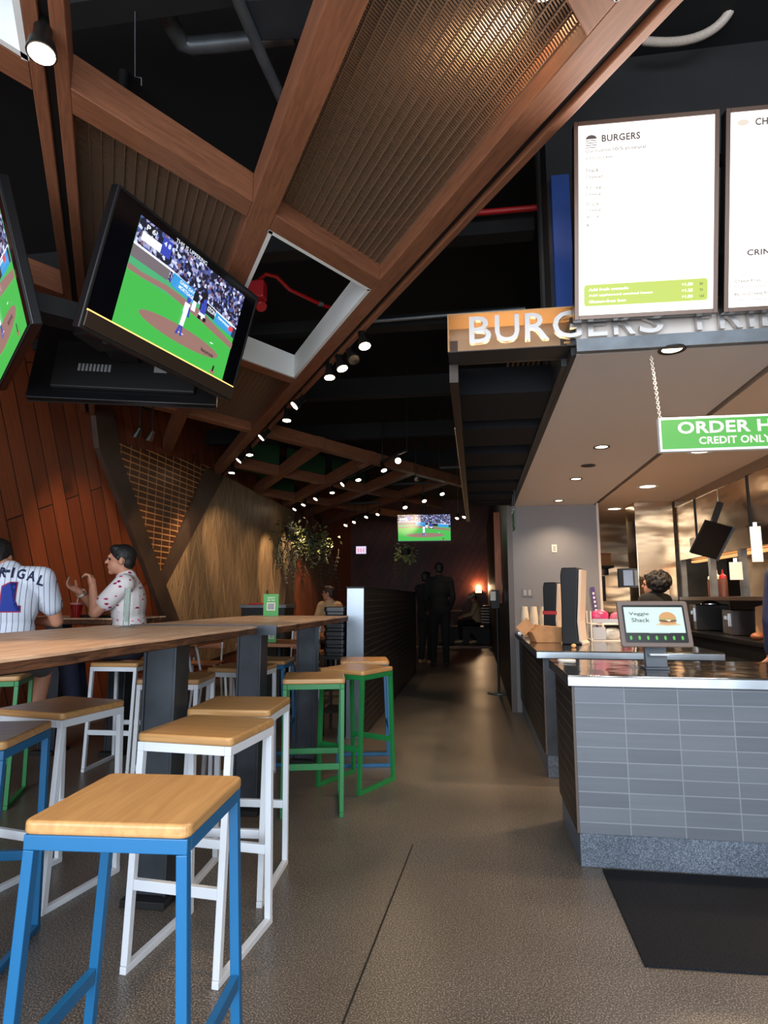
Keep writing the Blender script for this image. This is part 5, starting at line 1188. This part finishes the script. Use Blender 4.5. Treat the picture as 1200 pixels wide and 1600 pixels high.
# lettering sewn on the back: letters dropped onto the cloth
bv = BVHTree.FromPolygons([v.co.copy() for v in shirt1.data.vertices], [tuple(p.vertices) for p in shirt1.data.polygons])
def sew(name, body, mat, cx, z, h, w, rot=0.0, bold=.03, lift=.004):
    ob = text(name, body, mat, shirt1, (cx, 0, z), (math.cos(rot), 0, math.sin(rot)), (-math.sin(rot), 0, math.cos(rot)), h, w, bold, align='C')
    bm = bmesh.new(); bm.from_mesh(ob.data); bmesh.ops.triangulate(bm, faces=bm.faces)
    bmesh.ops.subdivide_edges(bm, edges=[e for e in bm.edges if e.calc_length() > .012], cuts=3, use_grid_fill=False); bmesh.ops.triangulate(bm, faces=bm.faces)
    for v in bm.verts:
        hit = bv.ray_cast(Vector((v.co.x, -0.6, v.co.z)), Vector((0, 1, 0)))
        v.co.y = (hit[0].y if hit[0] else 0)-lift
    bm.to_mesh(ob.data); bm.free(); return ob
M_letn = paint('letter_navy', (24, 26, 62), 0.8); M_letb = paint('number_blue', (28, 52, 140), 0.8); M_letr = paint('number_red', (176, 40, 70), 0.8)
for chh, x, z, rt, w in (('D', -.072, 1.345, .05, .042), ('R', -.014, 1.347, 0, .042), ('I', .036, 1.346, -.03, .014), ('G', .080, 1.339, -.09, .044), ('A', .136, 1.327, -.18, .048), ('L', .186, 1.300, -.34, .036)):
    sew('jersey_letter', chh, M_letn, x, z, .064, w, rt, .03)
for q, m_, hh, lf, bd in ((0, M_letr, .185, .004, .055), (1, M_letb, .175, .006, .035)):
    bx_ = 0.045
    ob = MB(); k_ = .006 if q == 0 else 0
    poly = [(-.05-k_, -k_), (.05+k_, -k_), (.05+k_, .03+k_), (.022+k_, .03+k_), (.022+k_, .175+k_), (-.012-k_*.6, .175+k_), (-.05-k_, .150+k_), (-.05-k_, .118-k_), (-.018-k_, .128-k_), (-.018-k_, .03+k_), (-.05-k_, .03+k_)]
    ob.prism(poly, 0, .0001, (Vector((bx_, 0, 1.14)), (1, 0, 0), (0, 0, 1), (0, -1, 0)))
    fs = [f for f in ob.bm.faces if f.normal.y > 0 or True]
    bmesh.ops.triangulate(ob.bm, faces=ob.bm.faces)
    for _ in range(2): bmesh.ops.subdivide_edges(ob.bm, edges=[e for e in ob.bm.edges if e.calc_length() > .012], cuts=2); bmesh.ops.triangulate(ob.bm, faces=ob.bm.faces)
    for v in ob.bm.verts:
        hit = bv.ray_cast(Vector((v.co.x, -0.6, v.co.z)), Vector((0, 1, 0))); v.co.y = (hit[0].y if hit[0] else 0)-lf
    ob.build('jersey_number', m_, shirt1)
mb = MB(); mb.span((-.022, 0, 1.378), (.022, .003, 1.396))
for v in mb.bm.verts:
    hit = bv.ray_cast(Vector((v.co.x, -0.6, v.co.z)), Vector((0, 1, 0))); v.co.y += (hit[0].y if hit[0] else 0)-.005
mb.build('collar_badge', M_letn, shirt1)

# ---- person in the white shirt with a small print, side on, hands raised
px, py = -2.645, 4.45
J2 = dict(head=(px-.085, py-.01, 1.515), neck=(px-.045, py, 1.405), shL=(px-.03, py-.175, 1.325), shR=(px-.03, py+.175, 1.325), elL=(px-.215, py-.20, 1.115), elR=(px-.24, py+.10, 1.12), wrL=(px-.245, py-.16, 1.305), wrR=(px-.355, py-.04, 1.265),
          hipL=(px+.02, py-.09, .865), hipR=(px+.02, py+.09, .865), knL=(px-.40, py-.12, .84), knR=(px-.40, py+.12, .84), anL=(px-.32, py-.10, .39), anR=(px-.32, py+.10, .39), toL=(px-.45, py-.11, .36), toR=(px-.45, py+.11, .36))
tp2, _a, _b = person('person with dark short hair in a white printed shirt, hands raised, side on', (px, py, 0), J2, None, D(180), top_mat=print_mat(), leg_mat=M_navy, beard=True, hands={'L': ((-.25, .1, 1), (-1, .2, .3), 1, 1.25), 'R': ((-.75, -.05, .45), (.2, -.2, 1), -1, .8)}, voxel=.009)
tp2.rotation_euler = (0, 0, D(24))
RW = Matrix.Rotation(D(24), 3, 'Z'); pw_ = RW @ Vector((-.345, -.035, 1.258)); J2 = {k: RW @ Vector(v) for k, v in J2.items()}
o = thing('wrist_watch', 'pale watch on the wrist of the person in the printed shirt', 'watch', (px+pw_.x, py+pw_.y, pw_.z))
dv = (Vector(J2['wrR'])-Vector(J2['elR'])).normalized(); mb = MB(); M_ = dv.to_track_quat('Z', 'Y').to_matrix(); mb.lathe([(.034, -.009), (.036, -.009), (.036, .009), (.034, .009)], n=24, M=M_, cap=False); mb.build('strap', M_paper, o, smooth=True); mb = MB(); mb.box(M_ @ Vector((.038, 0, 0)), (.008, .026, .026), M_); mb.build('dial', M_chrome, o)

def stand(x, y, h, yaw, armf=.0):
    k = h/1.75; l = Vector((-math.sin(yaw), math.cos(yaw), 0)); f = Vector((math.cos(yaw), math.sin(yaw), 0)); p = Vector((x, y, 0))
    Q = lambda a, b, z: p+f*a*k+l*b*k+Vector((0, 0, z*k))
    J = dict(head=Q(.02, 0, 1.63), neck=Q(0, 0, 1.52), shL=Q(0, .18, 1.43), shR=Q(0, -.18, 1.43), hipL=Q(0, .09, .92), hipR=Q(0, -.09, .92), knL=Q(.03, .10, .50), knR=Q(0.02, -.10, .50), anL=Q(-.02, .11, .09), anR=Q(-.02, -.10, .09), toL=Q(.13, .12, .042), toR=Q(.13, -.11, .042))
    for S_, sg in (('L', 1), ('R', -1)):
        J['el'+S_] = Q(.02+armf*.12, sg*.23, 1.14); J['wr'+S_] = Q(.10+armf*.28, sg*.18, .93+armf*.24)
    return J
M_black2 = paint('black_uniform', (5, 5, 5), 0.9)
person('tall standing person dressed in black in the dark aisle, nearer of two', (-0.66, 11.3, 0), stand(-0.66, 11.3, 1.88, D(100)), None, D(100), top_mat=M_black2, leg_mat=M_black2, shoe_mat=M_black, short_sleeve=False, voxel=.016, skin=paint('skin_shaded', (84, 54, 42), 0.6))  # aisle shade put into the skin colour, so the figure stays a silhouette
person('standing person in black with light shoes behind the partition end', (-0.94, 11.7, 0), stand(-0.94, 11.7, 1.72, D(60), 1.0), None, D(60), top_mat=M_black2, leg_mat=M_black2, shoe_mat=paint('tan_shoe', (150, 110, 70), 0.6), short_sleeve=False, voxel=.016)
# ---- seated at the far end
px, py = -0.02, 17.2; zb = 0.0
J3 = dict(head=(px-.06, py, 1.24), neck=(px-.02, py, 1.12), shL=(px, py-.18, 1.04), shR=(px, py+.18, 1.04), elL=(px-.10, py-.23, .80), elR=(px-.12, py+.2, .80), wrL=(px-.34, py-.16, .73), wrR=(px-.34, py+.1, .73), hipL=(px+.02, py-.09, .56), hipR=(px+.02, py+.09, .56), knL=(px-.42, py-.14, .55), knR=(px-.36, py+.14, .54), anL=(px-.42, py-.14, .11), anR=(px-.05, py-.20, .11), toL=(px-.55, py-.16, .05), toR=(px-.16, py-.22, .05))
person('seated person in a white cap and cream shirt under the far wall lamp', (px, py, 0), J3, None, D(190), top_mat=paint('cream_cloth', (206, 180, 140), 0.85), leg_mat=M_darkcloth, shoe_mat=paint('cream_shoe', (220, 190, 140), 0.7), short_sleeve=False, cap=paint('cap_white', (230, 214, 180), 0.8), voxel=.013, pitch=.3)
t = thing('lounge_bench', 'dark cushioned bench along the far plank wall', 'bench', (0.0, 17.6, 0))
mb = MB(); mb.span((-0.9, -0.55, 0), (0.35, 0.4, 0.40)); mb.build('base', M_black, t); mb = MB(); mb.span((-0.9, -0.55, 0.4002), (0.35, 0.4, 0.455)); mb.build('cushion', paint('dark_vinyl', (40, 24, 20), 0.5), t, bevel=.02)
mb = MB(); mb.span((0.19, -0.52, 0.4552), (0.35, 0.4, 1.02)); mb.build('backrest', M_black, t, bevel=.02)
for k in range(6): mb = MB(); mb.span((0.12, -0.56, 0.56+k*.075), (0.349, -0.5502, 0.59+k*.075)); mb.build('pale_slat', M_cream, t)
t = thing('lounge_table', 'small light topped table beside the seated person in the cap', 'table', (-0.80, 16.6, 0))
mb = MB(); mb.span((-0.4, -0.3, 0.88), (0.42, 0.3, 0.91)); mb.build('table_top', M_oak, t, bevel=.004); mb = MB(); mb.cyl((0, 0, .02), (0, 0, .8798), .03); mb.build('pedestal', M_black, t); mb = MB(); mb.lathe([(.2, 0), (.2, .01), (.04, .0198)], n=20); mb.build('base', M_black, t)
t = thing('slat_chair', 'dark slatted chair with red seat at the far light topped table', 'chair', (-0.95, 15.95, 0))
mb = MB(); mb.span((-.22, -.22, .58), (.22, .22, .64)); mb.build('seat', M_redp, t, bevel=.01)
for z in (.78, .88, .98, 1.08): mb = MB(); mb.span((-.21, -.22, z), (.21, -.20, z+.06)); mb.build('back_slat', M_black, t)
for sx in (-1, 1): mb = MB(); mb.span((sx*.2-.015, -.235, 0), (sx*.2+.015, -.2202, 1.16)); mb.build('back_post', M_black, t); mb = MB(); mb.span((sx*.2-.015, .18, 0), (sx*.2+.015, .21, .5798)); mb.build('leg', M_black, t)
struct(MB().span((XW, 15.6, 0), (0.355, 15.66, 0.05)).build('trim_71', paint('step_edge', (120, 90, 70), 0.5)))
# ---- seated by the far left wall with a cup
px, py = -2.33, 9.75
J4 = dict(head=(px-.02, py-.02, 1.30), neck=(px, py, 1.18), shL=(px-.15, py+.05, 1.10), shR=(px+.15, py-.05, 1.10), elL=(px-.22, py-.02, .86), elR=(px+.24, py-.10, .88), wrL=(px-.10, py-.24, .82), wrR=(px+.24, py-.26, 1.03), hipL=(px-.09, py+.02, .56), hipR=(px+.09, py, .56), knL=(px-.12, py-.40, .52), knR=(px+.10, py-.40, .52), anL=(px-.12, py-.38, .1), anR=(px+.12, py-.38, .1), toL=(px-.12, py-.5, .045), toR=(px+.12, py-.5, .045))
person('seated person with brown hair in beige beyond the second bar table', (px, py, 0), J4, None, D(170), top_mat=paint('beige_cloth', (208, 168, 124), 0.85), leg_mat=M_navy, short_sleeve=False, voxel=.012, hair_mat=paint('brown_hair', (52, 30, 22), 0.6))
t = thing('backless_seat', 'dark seat under the person in the beige top', 'seat', (px, py+.02, 0))
mb = MB(); mb.lathe([(.17, .42), (.18, .43), (.18, .455), (.17, .46)], n=24); mb.build('seat', M_black, t); mb = MB(); mb.cyl((0, 0, .02), (0, 0, .4198), .03); mb.build('pedestal', M_black, t); mb = MB(); mb.lathe([(.18, 0), (.18, .01), (.04, .0198)], n=20); mb.build('base', M_black, t)
# ---- kitchen staff
J5 = stand(1.80, 6.62, 1.46, D(130), 0.2)
t5, sh5, o5 = person('kitchen worker with dark curly hair bent behind the order terminal', (1.80, 6.62, 0), J5, None, D(150), top_mat=M_black2, leg_mat=M_black2, shoe_mat=M_black, voxel=.012)
rnd = random.Random(5); hp = Vector(J5['head'])
fuse('hair_curls', [('e', hp+Vector((.045, -.045, .02)), (.105, .10, .115), 0, 0)] + [('e', hp+Vector((.045, -.045, .03))+Vector((rnd.gauss(0, 1), rnd.gauss(0, 1), rnd.uniform(-.5, 1))).normalized()*.105, (.022, .022, .022), 0, 0) for _ in range(140)], M_hair, t5, o5, .007, 2)
J6 = stand(1.98, 4.12, 1.66, D(110), .0)
person('worker in navy cut off by the right edge of the photo', (1.98, 4.12, 0), J6, None, D(110), top_mat=paint('navy_shirt', (26, 32, 66), 0.85), leg_mat=M_black2, shoe_mat=M_black, short_sleeve=False, voxel=.012)

# ================================================================== LAMPS
M_can = paint('lamp_can', (24, 22, 21), 0.4, metal=0.3)
ORD = ('nearest', 'second', 'third', 'fourth', 'fifth', 'sixth', 'seventh', 'eighth', 'ninth', 'tenth')
def track_head(label, group, lens, aim, power, lit=True, size=1.0, stem_top=ZB+0.04, angle=0.75, face=None):
    """adaptor block in the track, stem, yoke and a small can that points along aim; lens = centre of the glowing face"""
    aim = Vector(aim).normalized(); lens = Vector(lens)
    beam = aim
    if face: aim = Vector(face).normalized()
    t = thing('track_spotlight', label, 'spotlight', lens, group=group)
    M = aim.to_track_quat('Z', 'Y').to_matrix(); s = size
    mb = MB(); mb.lathe([(0.026*s, -0.135*s), (0.030*s, -0.13*s), (0.030*s, -0.075*s), (0.042*s, -0.045*s), (0.050*s, -0.004), (0.050*s, 0.0)], n=22, M=M, cap=True); mb.build('can', M_can, t, smooth=True)
    mb = MB(); mb.lathe([(0.0, 0.0), (0.043*s, 0.0008), (0.043*s, 0.0022), (0.0, 0.004)], n=22, M=M, cap=False); mb.build('lens', M_lamp if lit else M_chrome, t)
    piv = -aim*0.1*s; top = Vector((piv.x, piv.y, stem_top-lens.z))
    if top.z < piv.z+0.02: top.z = piv.z+0.02
    mb = MB(); mb.cyl(piv, top, 0.008*s, n=10); mb.build('stem', M_can, t)
    mb = MB(); mb.box(top+Vector((0, 0, -0.012)), (0.03*s, 0.05*s, 0.024)); mb.build('adaptor', M_can, t)
    if lit and power:
        light('SPOT', 'spotlight_bulb', aim*0.03, beam.to_track_quat('-Z', 'Y').to_euler(), power, (1.0, 0.71, 0.43), t, spot_size=angle, spot_blend=0.6, shadow_soft_size=0.03)
    return t
def lens_on(u, v, z): return at_z(u, v, z)
def aim_to(p, q): return (Vector(q)-p)
# the long beam's track
g1 = 'spotlights along the track of the long diagonal beam'
T1 = [(570, 541, (0.2, 5.0, 0), 40, 1), (553, 562, (0.6, 6, 0.9), 0, 0), (535, 576, (-0.1, 5.6, 0), 75, 1), (515, 590, (-0.3, 4.0, 0), 25, 1), (460, 634, (-1.5, 4.6, 1.07), 35, 1), (448, 657, (-0.9, 6.8, 0), 20, 1), (408, 684, (XW, 8.6, 1.35), 150, 1), (390, 711, (-2.4, 7.6, 0.7), 60, 1), (373, 720, (XW, 9.9, 1.5), 150, 1), (362, 739, (XW, 7.2, 1.2), 60, 1)]
for k, (u, v, tgt, pw, lit) in enumerate(T1):
    p = lens_on(u, v, ZB-0.12); lab = ('%s lit spotlight from the white opening along the long beam' % ORD[k]) if lit else 'unlit chrome faced spotlight among the lit ones on the long beam'
    track_head(lab, g1, p, aim_to(p, tgt), pw, bool(lit), 0.95, face=((0.25, -0.25, -1), (0.5, -0.6, -1), (0.35, -0.2, -1), (0.1, -0.15, -1), (-0.9, -0.5, -1), (0, -0.1, -1), (-0.9, -0.4, -1), (0.1, -0.1, -1), (-0.8, -0.4, -1), (0, -0.1, -1))[k])
p = at_z(65, 84, ZB-0.1)
track_head('big lit spotlight at the top left on its own beam', 'spotlights on the left beam', p, aim_to(p, (p.x+0.15, p.y-0.1, 1.0)), 60, True, 0.95)
for k, (u, v) in enumerate(((212, 682), (232, 687))):
    p = at_x(u, v, -2.9) ; track_head(('left' if k == 0 else 'right')+' one of two unlit chrome spotlights hanging in front of the plank wall', 'spotlights on the left beam', p, aim_to(p, (XW, p.y+0.4, 1.2)), 0, False, 0.7, stem_top=ZDECK-0.002)
    light('SPOT', 'wall_washer', (p.x+0.9, p.y-0.1+k*0.9, 2.95), aim_to(Vector((p.x+0.9, p.y-0.1+k*0.9, 2.95)), ((XW, 5.7, 1.5) if k == 0 else (XW, 6.9, 1.75))).to_track_quat('-Z', 'Y').to_euler(), (110, 80)[k], WARM, None, spot_size=(0.8, 0.5)[k], spot_blend=0.7, shadow_soft_size=0.05)
g2 = 'spotlights along the second track beyond'
T2 = [(600, 735, (-0.4, 9.5, 0), 30), (560, 750, (-1.3, 9.5, 0), 25), (535, 757, (XW, 10.6, 1.5), 60), (519, 770, (-2.0, 9.6, 0.7), 50), (493, 780, (XW, 11.3, 1.7), 140), (474, 789, (XW, 12.1, 1.5), 80), (460, 796, (XW, 13.4, 1.2), 160)]
for k, (u, v, tgt, pw) in enumerate(T2):
    p = lens_on(u, v, ZB-0.13); track_head('%s lit spotlight from the glaring lamp along the second track' % ORD[k], g2, p, aim_to(p, tgt), pw, True, 0.9, stem_top=(ZDECK-.001 if k == 0 else ZB+.04), face=((0.35, -0.35, -1), (0.2, -0.3, -1), (-0.9, -0.5, -1), (0.1, -0.25, -1), (-0.5, -0.45, -1), (-0.3, -0.4, -1), (-0.5, -0.45, -1))[k])
p = lens_on(622, 720, ZB-0.06); track_head('glaring spotlight that shines straight at the camera from the far beams', g2, p, aim_to(p, (0, 0, 1.3)), 30, True, 0.9)
p = lens_on(651, 749, ZB-0.16); track_head('unlit chrome spotlight right of the glaring lamp', g2, p, aim_to(p, (0.2, 5, 1.5)), 0, False, 0.8, stem_top=ZDECK-.001)
g3 = 'spotlights along the farthest tracks'
T3 = [(540, 821, 0), (553, 816, 0), (572, 808, 0), (590, 804, 0), (633, 793, 1), (663, 783, 1), (691, 772, 1), (714, 810, 0), (725, 808, 0)]
for k, (u, v, big) in enumerate(T3):
    p = at_y(u, v, 12.2 if not big else 10.2) if u < 700 else at_y(u, v, 9.0)
    tgt = (-0.5+0.2*k, 12.0, 0) if big else ((-1.8, 14.5, 1.0) if u < 700 else (-0.3, 9.5, 0))
    pw3 = 24 if big else 8
    if k == 0: tgt, pw3 = (XW, 13.7, 1.25), 170
    if k == 4: tgt, pw3 = at_y(640, 902, 19.2), 120
    track_head('%s small lit spotlight from the left among the farthest ones' % ORD[k], g3, p, aim_to(p, tgt), pw3, True, 0.85 if u < 700 else 0.6, stem_top=ZDECK-0.001, face=(0.3, -0.5, -1) if big else (-0.35, -0.5, -1))
# rails that carry the far spotlights
def rail(label, a, b, z):
    a, b = Vector(a), Vector(b); d_ = (b-a).normalized(); a = a-d_*0.25; b = b+d_*0.25; c = (a+b)/2
    t = thing('light_track', label, 'light track', (c.x, c.y, z), group='black light tracks')
    mb = MB(); mb.bar((a.x-c.x, a.y-c.y, 0), (b.x-c.x, b.y-c.y, 0), 0.035, 0.03); mb.build('track', M_black, t)
    for q in (a, b): mb = MB(); mb.cyl((q.x-c.x, q.y-c.y, 0.015), (q.x-c.x, q.y-c.y, ZDECK-z-0.001), 0.006, n=8); mb.build('drop_rod', M_black, t)
rail('black light track below the second far beam', lens_on(622, 720, ZB-0.06), lens_on(460, 796, ZB-0.13), ZB+0.03)
rail('black light track of the farthest spotlights on the left', at_y(540, 821, 12.2), at_y(590, 804, 12.2), ZB+0.05)
rail('black light track above the smaller far television', at_y(633, 793, 10.2), at_y(691, 772, 10.2), ZB+0.05)
rail('black light track at the far right near the canopy', at_y(714, 810, 9.0), at_y(725, 808, 9.0), ZB+0.05)
# downlights
def downlight(label, group, c, r, power, lit=True, z=None, color=WARM2):
    t = thing('downlight', label, 'ceiling light', c, group=group)
    mb = MB(); mb.lathe([(r*0.72, -0.001), (r, -0.0015), (r, -0.006), (r*0.74, -0.004)], n=28, cap=False); mb.build('trim_ring', M_can if group.startswith('small') else M_whitebox, t)
    mb = MB(); mb.lathe([(0.0, -0.0025), (r*0.73, -0.002)], n=28, cap=False); mb.build('lens', M_down if lit else M_black, t)
    if power: light('SPOT', 'downlight_bulb', (0, 0, -0.02), (0, 0, 0), power, color, t, spot_size=2.2, spot_blend=0.8, shadow_soft_size=0.04)
gs, gk = 'small recessed downlights in the grey soffit', 'white round downlights in the kitchen ceiling'
for u, v, lit, lab in ((1050, 545, 1, 'downlight in the soffit just behind the letter sign'), (940, 698, 1, 'lit downlight in the middle of the grey soffit'), (919, 727, 0, 'unlit recessed downlight in the grey soffit'), (900, 748, 1, 'lit downlight in the soffit beyond the unlit one'), (873, 782, 1, 'lit downlight in the soffit nearest the grey wall')):
    downlight(lab, gs, at_z(u, v, 2.25), 0.055, 30 if lit else 0, bool(lit))
for u, v, lab in ((1096, 704, 'nearest big round light in the kitchen ceiling below the green sign'), (1012, 760, 'round light in the kitchen ceiling in front of the steel column'), (960, 795, 'farthest round light in the kitchen ceiling behind the grey wall')):
    downlight(lab, gk, at_z(u, v, 2.27), 0.095, 100, True, None, (1.0, 0.74, 0.48))
for x, y in ((2.6, 3.6), (1.9, 3.2)): downlight('round light in the kitchen ceiling hidden above the counter', gk, (x, y, 2.27), 0.095, 100, True, None, (1.0, 0.74, 0.48))
p = at_z(850, -16, 3.42); t = thing('added_ceiling_lamp', 'warm lamp glowing through the top of the large ribbed panel', 'ceiling light', p)  # unseen lamp, added for the golden glow on the ribs
mb = MB(); mb.lathe([(0.05, 0.0), (0.06, 0.02), (0.05, 0.12), (0.02, 0.14)], n=20); mb.build('can', M_can, t, smooth=True); mb = MB(); mb.lathe([(0.0, -0.001), (0.046, -0.001)], n=20, cap=False); mb.build('lens', M_lamp, t)
mb = MB(); mb.cyl((0, 0, 0.14), (0, 0, ZDECK-p.z-.001), 0.008, n=8); mb.build('drop_rod', M_black, t)
light('SPOT', 'lamp_bulb', (0, 0, -0.01), (0.35, 0.3, 0), 22, WARM, t, spot_size=2.4, spot_blend=0.7, shadow_soft_size=0.04)
# wall sconce at the far end
t = thing('wall_sconce', 'glowing wall sconce on the far plank wall above the seated person in the cap', 'wall lamp', (0.08, 19.14, 1.42))
mb = MB(); mb.span((-0.10, -0.1, -0.05), (0.10, 0.058, 0.05)); mb.build('shade', M_black, t)
mb = MB(); mb.span((-0.09, -0.09, 0.0502), (0.09, 0.05, 0.058)); mb.span((-0.09, -0.1035, -0.03), (0.09, -0.1002, 0.03)); mb.build('diffuser', glow('sconce', (255, 190, 120), 9), t)
light('POINT', 'sconce_bulb', (0, -0.06, 0.13), (0, 0, 0), 24, WARM, t, shadow_soft_size=0.05)
